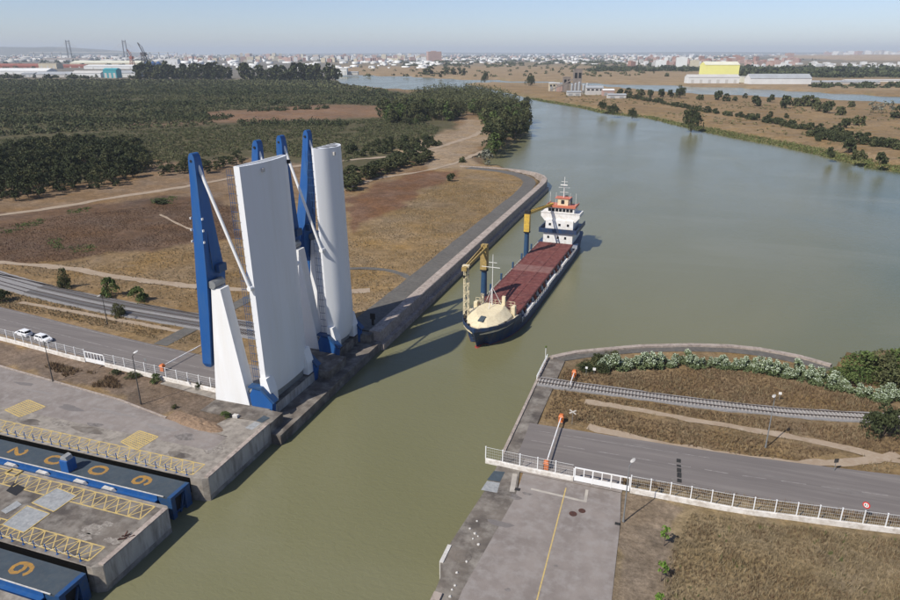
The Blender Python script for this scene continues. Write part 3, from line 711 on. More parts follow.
# ------------------------------------------------------------------ lock gates
DIG = {'2': [(0.05, .78), (.12, .93), (.3, 1), (.48, .93), (.55, .76), (.48, .58), (.05, 0), (.58, 0)],
       '0': [(.3, 1), (.5, .92), (.6, .7), (.6, .3), (.5, .08), (.3, 0), (.1, .08), (0, .3), (0, .7), (.1, .92), (.3, 1)],
       '6': [(.56, .86), (.44, .97), (.3, 1), (.12, .9), (.02, .65), (0, .35), (.08, .1), (.3, 0), (.52, .08), (.6, .3), (.52, .52), (.3, .6), (.1, .52), (.0, .33)]}
def digit(ch, x, y, z, s, parent):
    """painted figure, upright towards +X, reading to -Y"""
    pts = [(x + v * s, y - u * s * 1.1) for u, v in DIG[ch]]
    dense = []
    for a, b in zip(pts[:-1], pts[1:]): dense += [a, ((a[0] + b[0]) / 2, (a[1] + b[1]) / 2)]
    dense.append(pts[-1])
    a, b = offset_path(dense, 0.27, 0.27); k = len(a)
    MB().add([(*q, z + .0006 * i) for i, q in enumerate(a)] + [(*q, z + .0006 * i) for i, q in enumerate(b)], [(i, i + 1, k + i + 1, k + i) for i in range(k - 1)]).build('painted_figure', OCHRE, parent)
def gate(label, y0, y1, x1, chars, cabin):
    g = thing('lock_gate', label, 'lock gate', (x1 - 20, (y0 + y1) / 2, WZ), group='rolling lock gates')
    x0 = x1 - 140
    zt = -0.3
    dk = MB(); dk.box(x0, x1, y0 + 0.05, y1, zt - 0.35, zt); dk.build('deck', GDECK, g)
    for yy in (y0, y1 - .25):
        MB().box(x0, x1, yy + .06, yy + .3, -7.6, zt - .36).build('side_plate', GBLUE, g)
    # end frame: posts, rails, diagonals in front of a dark interior
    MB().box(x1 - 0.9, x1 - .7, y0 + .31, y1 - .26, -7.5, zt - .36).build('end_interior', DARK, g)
    ef = MB(); ym = (y0 + y1) / 2
    ef.box(x1 - .6, x1 + .05, y0 - .05, y0 + .75, -7.5, zt + .02); ef.box(x1 - .6, x1 + .05, y1 - 1.2, y1 - .01, -7.5, zt + .02); ef.box(x1 - .6, x1 + .04, y0 + .76, y1 - 1.21, zt - .5, zt + .015)
    ef.build('end_post', GBLUE, g)
    eb = MB(); eb.bar((x1 - .3, y0 + .8, -7), (x1 - .3, y1 - 1.2, -1.4), .25, .25); eb.bar((x1 - .3, y0 + .8, -3.5), (x1 - .3, y1 - 1.2, -3.5), .22, .22); eb.build('end_brace', GBLUE, g)
    # lower walkway on the near side
    wk = MB().box(x0, x1 - 2.4, y0 - 1.45, y0 + .04, zt - 1.0, zt - .75).build('walkway', BLUE, g)
    MB().box(x0, x1 - 2.4, y0 - .06, y0 + .045, zt - .74, zt - .05).build('walkway_side', BLUE, g)
    hr = MB()
    for yy, zz in ((y0 - .05, zt + .06),):
        hr.bar((x0, yy, zz), (x1 - 1.2, yy, zz), .12, .12)
    hr.build('deck_edge_bar', WDULL, g)
    h2 = MB(); yy = y0 - 1.4
    for off in (.35, .8): h2.bar((x0, yy, zt - .75 + off), (x1 - 2.6, yy, zt - .75 + off), .05, .05)
    k = x1 - 2.6
    while k > x1 - 60: h2.bar((k, yy, zt - .75), (k, yy, zt + .05), .06, .06); k -= 1.8
    h2.build('walkway_railing', GBLUE, g)
    for i, dx in enumerate((12.2, 17.6, 25.0, 31.5, 37)):
        if chars == 1: break
        MB().prism([(x1 - dx, zt - .745), (x1 - dx + 2.6, zt - .745), (x1 - dx + 2.2, zt - .3), (x1 - dx + .5, zt - .2)], y0 - .85, y0 - .3, 1).build('pipe_cover', WDULL, g)
    if chars == 4:
        for ch, px_, py_ in (('6', 141, 481), ('0', 101, 468), ('0', 59, 456.5), ('2', 27, 446)):
            q = P(px_, py_, zt); digit(ch, q[0] - 1.25, (y0 + y1) / 2 + .1 + 1.0, zt + .006, 2.7, g)
    else:
        q = P(8, 579, zt); digit('6', q[0] - 1.25, (y0 + y1) / 2 + 1.0, zt + .006, 2.7, g)
    if cabin:
        q = P(69, 470, zt)
        c = MB().bbox(q[0] - .8, q[0] + .7, y0 + .15, y0 + 1.75, zt, zt + 2.0, .06).build('control_cabinet', BLUE, g)
        MB().prism([(q[0] - .75, zt + 2.0), (q[0] + .65, zt + 2.0), (q[0] + .4, zt + 2.55), (q[0] - .2, zt + 2.75), (q[0] - .6, zt + 2.5)], y0 + .35, y0 + 1.5, 1).build('cabinet_hood', PLATE, c)
    return g
gate('dark blue steel lock gate with ochre figures 2006 painted on its deck', 63.75, 67.75, -63.9, 4, True)
gate('dark blue lock gate in the bottom left corner with one ochre 6 showing', 44.2, 48.2, -63.6, 1, False)

# yellow hatched warning bands on the lock walls
def hatched(parent, x0, x1, y0, y1, cell, cross=True, w=0.15):
    mb = MB(); z = 0.012
    def ln(a, b, ww=w, dz=0.0):
        a = Vector((*a, z + dz)); b = Vector((*b, z + dz)); d = (b - a).normalized(); n_ = Vector((-d.y, d.x, 0)) * ww / 2
        mb.add([a - n_, a + n_, b + n_, b - n_], [(0, 1, 2, 3)])
    ln((x0, y0), (x1, y0), w * 1.3); ln((x0, y1), (x1, y1), w * 1.3); ln((x1, y0), (x1, y1), w * 1.3, .003)
    x = x1; k = 1
    while x - cell > x0:
        ln((x, y0), (x - cell, y1), w, .003 + .001 * (k % 2)); 
        if cross: ln((x - cell, y0), (x, y1), w, .006 + .001 * (k % 2))
        ln((x - cell, y0), (x - cell, y1), w, .009)
        x -= cell; k += 1
    return mb.build('hatched_marking', YEL, parent)
hatched(m1, -140, -64.4, 69.25, 72.1, 2.05)
hatched(m2, -140, -64.4, 58.3, 61.2, 2.1)
hatched(m2, -140, -64.7, 49.8, 52.4, 2.0)
for mm_, yy in ((m1, 68.5), (m2, 48.95)): MB().box(-200, -64.4, yy - .1, yy + .02, -2.6, -.07).build('slot_shade_strip', SLOTSHADE, mm_)  # flat strips on the wall faces paint the unlit depth of the slots
def pad(name, px, m, parent, border=True):
    q = pp(*px); z = 0.03
    if m is YEL:
        mb = MB(); n_ = 9
        def L2(a, b, t): return ((a[0] + (b[0] - a[0]) * t), (a[1] + (b[1] - a[1]) * t))
        for i in range(n_ + 1):
            t = i / n_
            for a, b in ((L2(q[0], q[1], t), L2(q[3], q[2], t)), (L2(q[0], q[3], t), L2(q[1], q[2], t))):
                d = Vector((b[0] - a[0], b[1] - a[1], 0)).normalized(); nn = Vector((-d.y, d.x, 0)) * (0.09 if 0 < i < n_ else .14)
                mb.add([Vector((*a, z)) - nn, Vector((*a, z)) + nn, Vector((*b, z)) + nn, Vector((*b, z)) - nn], [(0, 1, 2, 3)]); z += .0006
        return mb.build(name, m, parent)
    o = MB().prism(q, 0.002, 0.05, 2).build(name, m, parent)
    mb = MB()
    for a, b in zip(q, q[1:] + q[:1]): mb.bar((*a, .05), (*b, .05), .14, .05)
    mb.build('cover_border', YEL, o); return o
pad('hatched_pad', ((121, 442), (137, 450), (158, 437), (139, 431)), YEL, m1)
pad('hatched_pad', ((5, 410), (20, 417), (45, 407), (28, 400)), YEL, m1)
pad('cover_plate', ((32, 503), (54, 512), (77, 496), (57, 488)), PLATE, m2)
pad('cover_plate', ((2, 525), (24, 533), (50, 514), (27, 506)), PLATE, m2)
pit = MB().prism(pp((6, 491), (16, 496), (26, 488), (14, 483)), 0.004, 0.02).build('floor_opening', DARK, m2)
MB().prism(pp((1, 511), (6, 514), (22, 505), (17, 501)), 0.002, 0.05).build('pale_slab', PLATE, m2)
# frame lifted round a manhole, and rusty scrap
q = P(14, 473); fr = MB()
for a, b in (((-1, -.6), (1, -.6)), ((1, -.6), (1, .6)), ((1, .6), (-1, .6)), ((-1, .6), (-1, -.6))):
    fr.bar((q[0] + a[0], q[1] + a[1], .12), (q[0] + b[0], q[1] + b[1], .12), .16, .22)
tag(fr.build('raised_manhole', YEL), 'yellow raised frame round an opening in the middle lock wall', 'frame')
q = P(125, 538); sr = MB(); rs = random.Random(4)
for i in range(9):
    a = Vector((q[0] + rs.uniform(-.7, .7), q[1] + rs.uniform(-.4, .4), .08)); d = Vector((rs.uniform(-.7, .7), rs.uniform(-.6, .6), rs.uniform(0.05, .5)))
    sr.bar(a, a + d, .14, .1)
tag(sr.build('scrap_heap', mat('rust', (0.09, 0.035, 0.025), (0.05, 0.03, 0.025), 4, .9)), 'small heap of rusty scrap on the middle lock wall by the water', 'scrap')
# blue stanchions along the gate slots
def stanchions(label, y, xs, x1):
    t = thing('stanchion_row', label, 'railing', (x1, y, 0))
    pm = MB(); pm.lathe([(.16, 0), (.16, .05), (.06, .07), (.06, .95), (.09, .97), (.09, 1.08), (.02, 1.12)], 8); me = pm.mesh('stanchion', BLUE)
    for k in range(28): link('stanchion', me, t, (-k * xs, 0, 0))
    ch = MB()
    for k in range(27):
        for j in range(4):
            a, b = j / 4, (j + 1) / 4; f = lambda u: 1.0 - 0.5 * math.sin(math.pi * u)
            ch.tube((-(k + a) * xs, 0, f(a)), (-(k + b) * xs, 0, f(b)), .018, n=4, caps=False)
    ch.build('chain', WIRE, t, world=False)
stanchions('row of blue chain stanchions between upper gate slot and hatched band', 68.95, 1.9, -65.2)
stanchions('row of blue chain stanchions along the bottom gate slot', 49.45, 1.9, -65.6)

# ------------------------------------------------------------------ ship (local: -y bow, z 0 water)
NAVY = mat('hull_navy', (0.022, 0.050, 0.115), (0.017, 0.038, 0.088), 0.5, 0.45, c3=(0.055, 0.055, 0.07), s3=1.0, spec=0.4, vec=(1, 1, .3))
BOOT = mat('red_boot', (0.32, 0.05, 0.035), (0.22, 0.04, 0.03), 1, 0.6)
CREAM = mat('cream_paint', (0.72, 0.63, 0.43), (0.64, 0.55, 0.37), 0.6, 0.5, c3=(0.55, 0.46, 0.30), s3=2)
HATCH = mat('oxide_red', (0.160, 0.050, 0.043), (0.105, 0.036, 0.034), 0.35, 0.65, c3=(0.215, 0.095, 0.08), s3=0.8)
HATCH2 = mat('oxide_red_worn', (0.23, 0.13, 0.115), (0.17, 0.08, 0.07), 0.7, 0.7)
DKDECK = mat('deck_green', (0.05, 0.045, 0.045), (0.08, 0.05, 0.045), 0.6, 0.8)
CYEL = mat('crane_yellow', (0.62, 0.41, 0.06), (0.52, 0.34, 0.06), 0.8, 0.5, c3=(0.36, 0.24, 0.07), s3=1.5)
CYEL2 = mat('crane_yellow_worn', (0.42, 0.30, 0.10), (0.33, 0.23, 0.08), 0.8, 0.6, c3=(0.2, 0.14, 0.07), s3=1.5)
CBLUE = mat('crane_blue', (0.03, 0.075, 0.15), (0.025, 0.06, 0.115), 0.8, 0.5)
SALM = mat('salmon_paint', (0.55, 0.17, 0.10), (0.47, 0.15, 0.09), 0.8, 0.5)
SWHITE = mat('ship_white', (0.78, 0.77, 0.74), (0.70, 0.68, 0.64), 0.4, 0.45, c3=(0.6, 0.55, 0.48), s3=1.3)
def build_ship():
    s = thing('cargo_ship', 'navy hulled cargo ship with red hatch covers and two yellow cranes in the channel', 'ship', (-37.0, 187.0, WZ), R(-2.5))
    def B(mb, name, m, par=None, smooth=False): return mb.build(name, m, par or s, smooth, world=False)
    st = [(-53.2, .05, .05, 4.7), (-52, 1.2, .3, 4.6), (-50.5, 2.8, .9, 4.5), (-48, 4.4, 2.5, 4.3), (-45, 5.6, 4.1, 4.15), (-41, 6.4, 5.6, 3.95), (-37.5, 6.75, 6.3, 3.75), (-37, 6.8, 6.35, 3.3), (-33, 7.0, 6.8, 2.2), (-25, 7.0, 7.0, 1.95), (0, 7.0, 7.0, 1.9), (25, 7.0, 7.0, 1.95), (33, 6.9, 6.85, 2.2), (33.6, 6.9, 6.8, 3.2), (43, 6.6, 6.2, 3.4), (49, 6.0, 5.0, 3.7), (51.5, 5.3, 3.8, 3.8)]
    def hullring(y, bd, bw, zd, z0, z1):
        r_ = []
        for k in range(7):
            t = k / 6; z = z0 + (z1(zd) - z0) * t
            u = max(0, z) / zd if zd else 0
            b = bw + (bd - bw) * u ** 1.7 if z > 0 else bw * (1 - 0.35 * (-z / 3))
            yy = y + (max(0, 1 - u) * 2.6 if y < -49 else 0)
            r_.append((b, yy, z))
        return r_ + [(-a, b, c) for a, b, c in r_[::-1]]
    B(MB().rings([hullring(y, a, b, z, -0.05, lambda q: q) for y, a, b, z in st]), 'hull', NAVY)
    B(MB().rings([hullring(y, a * .999, b + .03, z, -2.5, lambda q: 0.12) for y, a, b, z in st[1:]]), 'red_underbody', BOOT)
    bb = MB().lathe([(0.05, -1.9), (.7, -1.6), (1.05, -.6), (1.0, .6), (.7, 2), (.6, 3.6)], 12)
    bb.v = [(x * .75, -49.6 + z * .9, y * .7 - 0.35) for x, y, z in bb.v]; B(bb, 'bulbous_bow', BOOT, None, True)
    # bulwark along the bow: thin rail plates
    bw_ = MB()
    for sx in (-1, 1):
        pts = [(sx * a, y, z) for y, a, b, z in st[:8]]
        for p0, p1 in zip(pts[:-1], pts[1:]):
            bw_.hexa([p0, p1, (p1[0] - sx * .12, p1[1] + .05, p1[2]), (p0[0] - sx * .12, p0[1] + .05, p0[2]), (p0[0], p0[1], p0[2] + .9), (p1[0], p1[1], p1[2] + .8), (p1[0] - sx * .12, p1[1] + .05, p1[2] + .8), (p0[0] - sx * .12, p0[1] + .05, p0[2] + .9)])
    B(bw_, 'bow_bulwark', NAVY)
    nm = MB()
    for i in range(7):
        u = i / 6; nm.box(6.45 - u * .0 , 6.5, -43.6 + i * .62, -43.2 + i * .62, 4.9, 5.5)
    # main deck
    B(MB().box(-6.6, 6.6, -36.9, 33.4, 1.7, 1.98), 'main_deck', DKDECK)
    dk = MB(); o = [(-51.6, 1.0), (-50.3, 2.5), (-48, 4.2), (-45, 5.4), (-41, 6.3), (-37.2, 6.6)]
    dk.prism([(b, y) for y, b in o] + [(-b, y) for y, b in o[::-1]], 3.7, 4.1); B(dk, 'forecastle_deck', CREAM)
    # faceted cream whaleback cover
    lo = [(0, -50.2), (2.0, -49.4), (4.1, -46.6), (5.2, -43.3), (5.4, -40.0), (4.2, -37.4), (-4.2, -37.4), (-5.4, -40.0), (-5.2, -43.3), (-4.1, -46.6), (-2.0, -49.4)]
    lo_r = [(x, y, 4.05) for x, y in lo]; mid = [(x * .97, y + .1, 4.75) for x, y in lo]
    hi = [(0, -47.6), (1.0, -46.8), (2.2, -44.8), (2.9, -42.6), (3.0, -40.3), (2.6, -38.2), (-2.6, -38.2), (-3.0, -40.3), (-2.9, -42.6), (-2.2, -44.8), (-1.0, -46.8)]
    hi_r = [(x, y, 5.95 + (y + 47.6) * .06) for x, y in hi]
    wb = B(MB().rings([lo_r, mid, hi_r]), 'forecastle_cover', CREAM)
    B(MB().hexa([(-.7, -48.3, 5.58), (.6, -48.5, 5.58), (.8, -46.5, 6.1), (-.5, -46.3, 6.1), (-.7, -48.3, 5.78), (.6, -48.5, 5.78), (.8, -46.5, 6.28), (-.5, -46.3, 6.28)]), 'skylight_hatch', SLATE, wb)
    for sx in (-1, 1):
        for y in (-48.8, -46.7, -44.3):
            xx = {-48.8: 2.75, -46.7: 4.15, -44.3: 4.95}[y]
            B(MB().tube((sx * xx, y, 4.0), (sx * xx, y, 4.65), .28, n=8).lathe([(.34, 0), (.34, .12), (.1, .16)], 8, (sx * xx, y, 4.65)), 'mooring_bollard', DARK, s)
    for xx in (-4.6, 5.0):
        B(MB().bbox(xx - .45, xx + .45, -38.6, -37.2, 4.1, 6.5, .1), 'ventilator', CREAM)
    # rail along the back of the forecastle
    rl = MB()
    for k in range(11): rl.bar((-5 + k, -37.0, 4.0), (-5 + k, -37.0, 7.1), .09, .09)
    for z in (5.7, 6.4, 7.1): rl.bar((-5, -37, z), (5, -37, z), .08, .08)
    B(rl, 'breakwater_rail', CREAM)
    for xx, n_ in ((-3.1, 1), (2.4, 1)): B(MB().box(xx - .35, xx + .45, -38.3, -37.5, 6.0, 8.6), 'locker', CREAM)
    # forward mast
    fm = MB(); fm.tube((-.2, -39, 6.2), (-.2, -39, 19.2), .13, .07)
    fm.tube((-2.2, -38, 6.4), (-.2, -39, 11.0), .07); fm.tube((1.9, -38, 6.4), (-.2, -39, 11.0), .07); fm.tube((-.2, -41.6, 6.2), (-.2, -39, 11.0), .07)
    fm.bar((-3.0, -39, 16.0), (1.6, -39, 16.0), .11, .11); fm.bar((-1.2, -39, 17.2), (.8, -39, 17.2), .1, .1)
    B(fm, 'foremast', SWHITE)
    # jib rest: lattice post at the starboard bow
    jr = MB()
    for dx in (-.55, .55):
        for dy in (-.5, .5): jr.bar((-5.2 + dx, -43.5 + dy, 4.0), (-5.4 + dx * .8, -43.3 + dy * .8, 17.0), .16, .16)
    for k in range(12):
        z = 4.6 + k * 1.03
        for dy in (-.48, .48): jr.bar((-5.75, -43.5 + dy, z), (-4.65, -43.5 + dy, z + (1.0 if k % 2 else 0)), .1, .1)
        for dx in (-.52, .52): jr.bar((-5.25 + dx, -44.0, z), (-5.25 + dx, -43.0, z + (0 if k % 2 else 1.0)), .1, .1)
    jr.box(-6.2, -4.6, -43.9, -42.8, 16.9, 17.25)
    B(jr, 'jib_rest', CREAM)
    # coaming and hatch covers
    co = B(MB().box(-5.45, 5.45, -35.6, 31.6, 1.9, 3.55), 'hatch_coaming', DKDECK)
    pn = MB(); w = 5.55; pn.bbox(-5.75, 5.75, -w / 2, w / 2, 0, .42, .06)
    for k in range(5): pn.box(-5.6, 5.6, -w / 2 + .55 + k * 1.1 - .09, -w / 2 + .55 + k * 1.1 + .09, .42, .50)
    for xx in (-5.6, -2, 2, 5.45): pn.box(xx, xx + .15, -w / 2 + .2, w / 2 - .2, .425, .54)
    hm1 = pn.mesh('hatch_cover', HATCH)
    for k in range(12):
        o = link('hatch_cover', hm1, s, (0, -35.4 + w / 2 + k * 5.58, 3.56 + (0.1 if k == 6 else 0)))
        if k == 6:
            me2 = hm1.copy(); me2.materials.clear(); me2.materials.append(HATCH2); o.data = me2
    for sx in (-1, 1):
        for k in range(26):
            y = -34.5 + k * 2.56
            B(MB().prism([(sx * 5.47, 3.4), (sx * 5.47, 1.99), (sx * 6.35, 1.99), (sx * 5.7, 3.4)], y - .09, y + .09, 1), 'coaming_stay', SWHITE if k % 2 else SALM, s)
        for y0, y1 in (((-21, -13),) if sx < 0 else ((-30, -24), (-8, 2), (11, 19))):
            B(MB().box(sx * 6.3 - .35, sx * 6.3 + .35, y0, y1, 1.99, 2.75), 'side_duct', SWHITE if sx > 0 else CREAM, s)
        rl = MB()
        for k in range(36): y = -36 + k * 2.0; rl.bar((sx * 6.85, y, 1.9), (sx * 6.85, y, 3.0), .06, .06)
        for z in (2.45, 3.0): rl.bar((sx * 6.85, -36, z), (sx * 6.85, 34, z), .05, .05)
        B(rl, 'side_rail', SWHITE)
        for k, y in enumerate((-20, -10, 2, 12, 24)):
            if sx < 0: B(MB().box(-6.9, -6.45, y, y + .6, 1.98, 4.8), 'deck_ventilator', CBLUE)
    # deck house
    h1 = B(MB().bbox(-5.0, 5.0, 33.6, 47, 3.0, 6.9, .05), 'lower_deck_house', SWHITE)
    for x in (-3.6, -.3, 2.2):
        B(MB().box(x, x + .7, 33.5, 33.62, 4.9, 5.7), 'window', GLASS, h1)
    B(MB().box(-6.5, 6.5, 32.9, 48.5, 6.9, 7.2), 'boat_deck', NAVY)
    for sx in (-1, 1): B(MB().box(sx * 6.4 - .15, sx * 6.4 + .15, 33.2, 48, 7.2, 8.4), 'boat_deck_bulwark', NAVY)
    B(MB().box(-6.4, 6.4, 32.9, 33.1, 7.2, 8.4), 'boat_deck_front', NAVY)
    h2 = B(MB().bbox(-4.7, 4.7, 35, 45.5, 7.2, 11.0, .05), 'middle_deck_house', SWHITE)
    for x in (-3.6, -.3, 2.6): B(MB().box(x, x + .75, 34.9, 35.02, 9.0, 9.8), 'window', GLASS, h2)
    br = B(MB().prism([(-6.6, 13.2), (-6.6, 12.0), (-5.2, 10.4), (5.2, 10.4), (6.6, 12.0), (6.6, 13.2)], 35.6, 42.5, 1), 'wheelhouse', SWHITE)
    wh = B(MB().bbox(-4.6, 4.6, 35.9, 42.2, 13.2, 15.1, .06), 'wheelhouse_upper', SWHITE)
    for k in range(7): B(MB().box(-4.2 + k * 1.22, -3.25 + k * 1.22, 35.78, 35.92, 13.8, 14.75), 'bridge_window', GLASS, wh)
    B(MB().box(-5.0, 5.0, 35.5, 42.6, 15.1, 15.35), 'wheelhouse_roof', SALM)
    for a in ((-5.0, 5.0, 35.5, 35.65), (-5.0, -4.85, 35.66, 42.6), (4.85, 5.0, 35.66, 42.6)):
        B(MB().box(*a, 15.36, 15.85), 'roof_bulwark', SALM)
    B(MB().box(-6.6, 6.6, 35.45, 35.6, 13.2, 13.55), 'wing_bulwark', SWHITE)
    # radar house, mast
    rh_ = B(MB().bbox(-1.7, 1.9, 38.5, 41.5, 15.35, 17.7, .1), 'radar_house', CREAM)
    B(MB().box(-2.6, 2.6, 38.2, 41.8, 17.7, 17.9), 'radar_platform', SALM, rh_)
    B(MB().box(-.5, .6, 38.4, 38.52, 15.9, 17.2), 'door', DARK, rh_)
    mm = MB(); mm.tube((0, 40, 17.9), (0, 40, 24.8), .16, .08)
    for z, l in ((19.6, 1.4), (21.2, 1.9), (23.2, 1.1)): mm.bar((-l, 40, z), (l, 40, z), .1, .1)
    for x in (-2.4, 2.4, -4.4, 4.4): mm.bar((x, 39, 15.4), (x, 39, 19.6), .07, .07)
    mm.bar((-1.2, 39.3, 22.2), (1.2, 39.3, 22.2), .16, .3)
    B(mm, 'radar_mast', SWHITE)
    fu = B(MB().bbox(-1.7, 1.7, 43.2, 47, 6.9, 16.6, .2), 'funnel', NAVY)
    B(MB().box(-1.74, 1.74, 43.15, 47.05, 14.0, 15.0), 'funnel_band', CYEL, fu)
    B(MB().tube((0, 45, 16.6), (0, 45, 17.5), .5, n=10), 'exhaust_pipe', DARK, fu)
    # cranes on the starboard side
    def crane(y, zt, ang, L_, yel, dz):
        x = -6.25
        c = B(MB().tube((x, y, 1.9), (x, y, zt - 6.6), .85, .72, 14), 'crane_pedestal', CBLUE, s, True)
        B(MB().tube((x, y, zt - 6.6), (x, y, zt - 6.2), 1.1, n=16), 'slew_ring', DARK, c)
        B(MB().hexa([(x - .85, y - .95, zt - 6.2), (x + .85, y - .95, zt - 6.2), (x + .85, y + 1.0, zt - 6.2), (x - .85, y + 1.0, zt - 6.2), (x - .85, y - .8, zt - .6), (x + .85, y - .8, zt - .6), (x + .85, y + .8, zt - .6), (x - .85, y + .8, zt - .6)]), 'crane_house', yel, c)
        B(MB().box(x - .8, x + .8, y - .7, y + .75, zt - .6, zt + .4), 'crane_head', yel if yel is CYEL2 else DARK, c)
        d = Vector((math.sin(ang), math.cos(ang), dz)); side = Vector((math.cos(ang), -math.sin(ang), 0))
        a = Vector((x, y, zt - .5)); e = a + d * L_
        j = MB()
        for sd in (-.5, .5): j.bar(a + side * sd, a + d * L_ + side * sd * .5, .32, .75)
        for k in range(1, 9):
            f = a + d * (L_ * k / 9); j.bar(f - side * .5, f + side * .5, .2, .2)
        j.bar(e - side * .6, e + side * .6, .6, .9)
        B(j, 'jib', yel, c)
        rp = MB(); rp.tube(a + Vector((0, 0, .9)), e + Vector((0, 0, .3)), .06, n=5); rp.tube(e, e - Vector((0, 0, 1.6)), .06, n=5); rp.tube(e - Vector((0, 0, 1.6)), e - Vector((0, 0, 2.3)), .3, .15, 8)
        B(rp, 'hoist_rope', DARK, c)
    crane(-27, 17.6, R(177), 18.0, CYEL2, -.02)
    crane(16, 17.4, R(8), 21, CYEL, -.05)
build_ship()

# ------------------------------------------------------------------ railways
def railway(label, pts, width, sleeper, ntracks=1, name='railway_track', gauge=1.67, kerb=True):
    t = thing(name, label, 'railway', (*pts[0][:2], 0))
    strip('ballast', pts, width, 0.10, BALL, jag=0.5, step=1.6, thick=0.3, parent=t)
    sl_ = MB().box(-1.3, 1.3, -.13, .13, 0, .2).mesh('sleeper', sleeper)
    for tr in range(ntracks):
        off = (tr - (ntracks - 1) / 2) * 4.0
        a, b = offset_path(pts, off + gauge / 2, -off + gauge / 2, 0, 1.2)
        for e in (a, b):
            k = len(e); mb = MB()
            for p0, p1 in zip(e[:-1], e[1:]): mb.bar((*p0, .36), (*p1, .36), .09, .16)
            mb.build('rail', RAILM, t)
        k = len(a); c = (a + b) / 2; d = np.gradient(c, axis=0); L_ = np.concatenate([[0], np.cumsum(np.hypot(*np.diff(c, axis=0).T))])
        s_ = 0.3
        n = 0
        while s_ < L_[-1] and n < 145:
            x = np.interp(s_, L_, c[:, 0]); y = np.interp(s_, L_, c[:, 1]); dx = np.interp(s_, L_, d[:, 0]); dy = np.interp(s_, L_, d[:, 1])
            link('sleeper', sl_, t, (x - pts[0][0], y - pts[0][1], .09), math.atan2(dy, dx) - math.pi / 2); s_ += 0.62; n += 1
    return t
railway('single railway track with pale sleepers running inland from the right quay', [(-21.0, 116.4), (-10, 116.5), (5, 116.9), (22, 118.2), (38, 121.3), (60, 128), (90, 140)], 3.6, SLEEP)
railway('double railway track on grey ballast crossing the dry field at left', [(-71.5, 120.3), (-90, 120.8), (-108, 121.4), (-125, 122.2), (-140, 123.6), (-160, 126.3), (-180, 130.2), (-215, 139)], 8.4, SLEEPD, 2)
strip('trackside_kerb', [P(-20, 271), P(0, 274.5), P(60, 288), P(130, 302), P(200, 315)], 0.5, 0.1, DIRT, step=3, thick=.2, jag=.2)

# ------------------------------------------------------------------ fences
def fence(label, pts, gate_at=None, h=2.0, wallh=0.75, bay=2.75, gate_label='white sliding gate'):
    t = thing('roadside_fence', label, 'fence', (*pts[0], 0))
    p = np.array(pts, float); L_ = np.concatenate([[0], np.cumsum(np.hypot(*np.diff(p, axis=0).T))])
    def at(s_): return np.array([np.interp(s_, L_, p[:, 0]), np.interp(s_, L_, p[:, 1])])
    post = MB().box(-.06, .06, -.06, .06, 0, h + .05).box(-.09, .09, -.09, .09, h + .05, h + .1).mesh('fence_post', WPAINT)
    pm = MB()
    for k in range(int(bay / .26)): pm.bar((.1 + k * .26, 0, .06), (.1 + k * .26, 0, h - .05), .012, .012)
    for z in (.06, .5, 1.0, 1.5, h - .05): pm.bar((.06, 0, z), (bay - .06, 0, z), .014, .014)
    pm.bar((.06, 0, h - .02), (bay - .06, 0, h - .02), .035, .035)
    panel = pm.mesh('mesh_panel', WIRE)
    n = int(L_[-1] / bay); gates = []
    for k in range(n):
        s0, s1 = k * bay, (k + 1) * bay
        a, b = at(s0), at(s1); d = b - a; rz = math.atan2(d[1], d[0]); o = a - p[0]
        ing = gate_at and gate_at[0] <= (s0 + s1) / 2 <= gate_at[1]
        link('fence_post', post, t, (o[0], o[1], 0.0 if ing else wallh), rz)
        if ing: gates.append(k); continue
        ww = MB(); ww.bbox(0, bay, -.17, .17, -.1, wallh, .04); wo = link('base_wall', ww.mesh('base_wall', FWALL), t, (o[0], o[1], 0), rz)
        link('mesh_panel', panel, t, (o[0], o[1], wallh), rz)
    if gates:
        a, b = at(gates[0] * bay + .1), at((gates[-1] + 1) * bay - .1); L2 = float(np.hypot(*(b - a))); rz = math.atan2(b[1] - a[1], b[0] - a[0])
        g = MB(); g.box(0, L2, -.05, .05, .1, .95); go = g.build('gate_panel', WPAINT, None)
        go.parent = t; go.location = (a[0] - p[0][0], a[1] - p[0][1], 0); go.rotation_euler = (0, 0, rz)
        fr_ = MB(); fr_.box(0, L2, -.06, .06, 2.25, 2.42); m_ = 6
        for i in range(m_ + 1): x = .08 + (L2 - .16) * i / m_; fr_.box(x - .07, x + .07, -.062, .062, .951, 2.249)
        fo = link('gate_frame', fr_.mesh('gate_frame', WPAINT), go)
    return t
FWALL = mat('fence_wall', (0.72, 0.69, 0.64), (0.58, 0.54, 0.485), 0.5, 0.85, c3=(0.42, 0.37, 0.31), s3=1.3)
fence('white mesh fence on a pale wall between the right road and paved yard', [(-23.2, 86.6), (-17, 86.25), (-3, 86.0), (14, 86.0), (34, 88.3), (60, 93.5), (90, 101)], (13.5, 21.0))
fence('white mesh fence on a pale wall along the left road below the cars', [P(x, y)[:2] for x, y in ((235, 396.5), (213, 391.5), (172, 382), (133, 372.5), (110, 367), (70, 358), (35, 348.5), (0, 339.5), (-60, 324))], (32.0, 39.5))
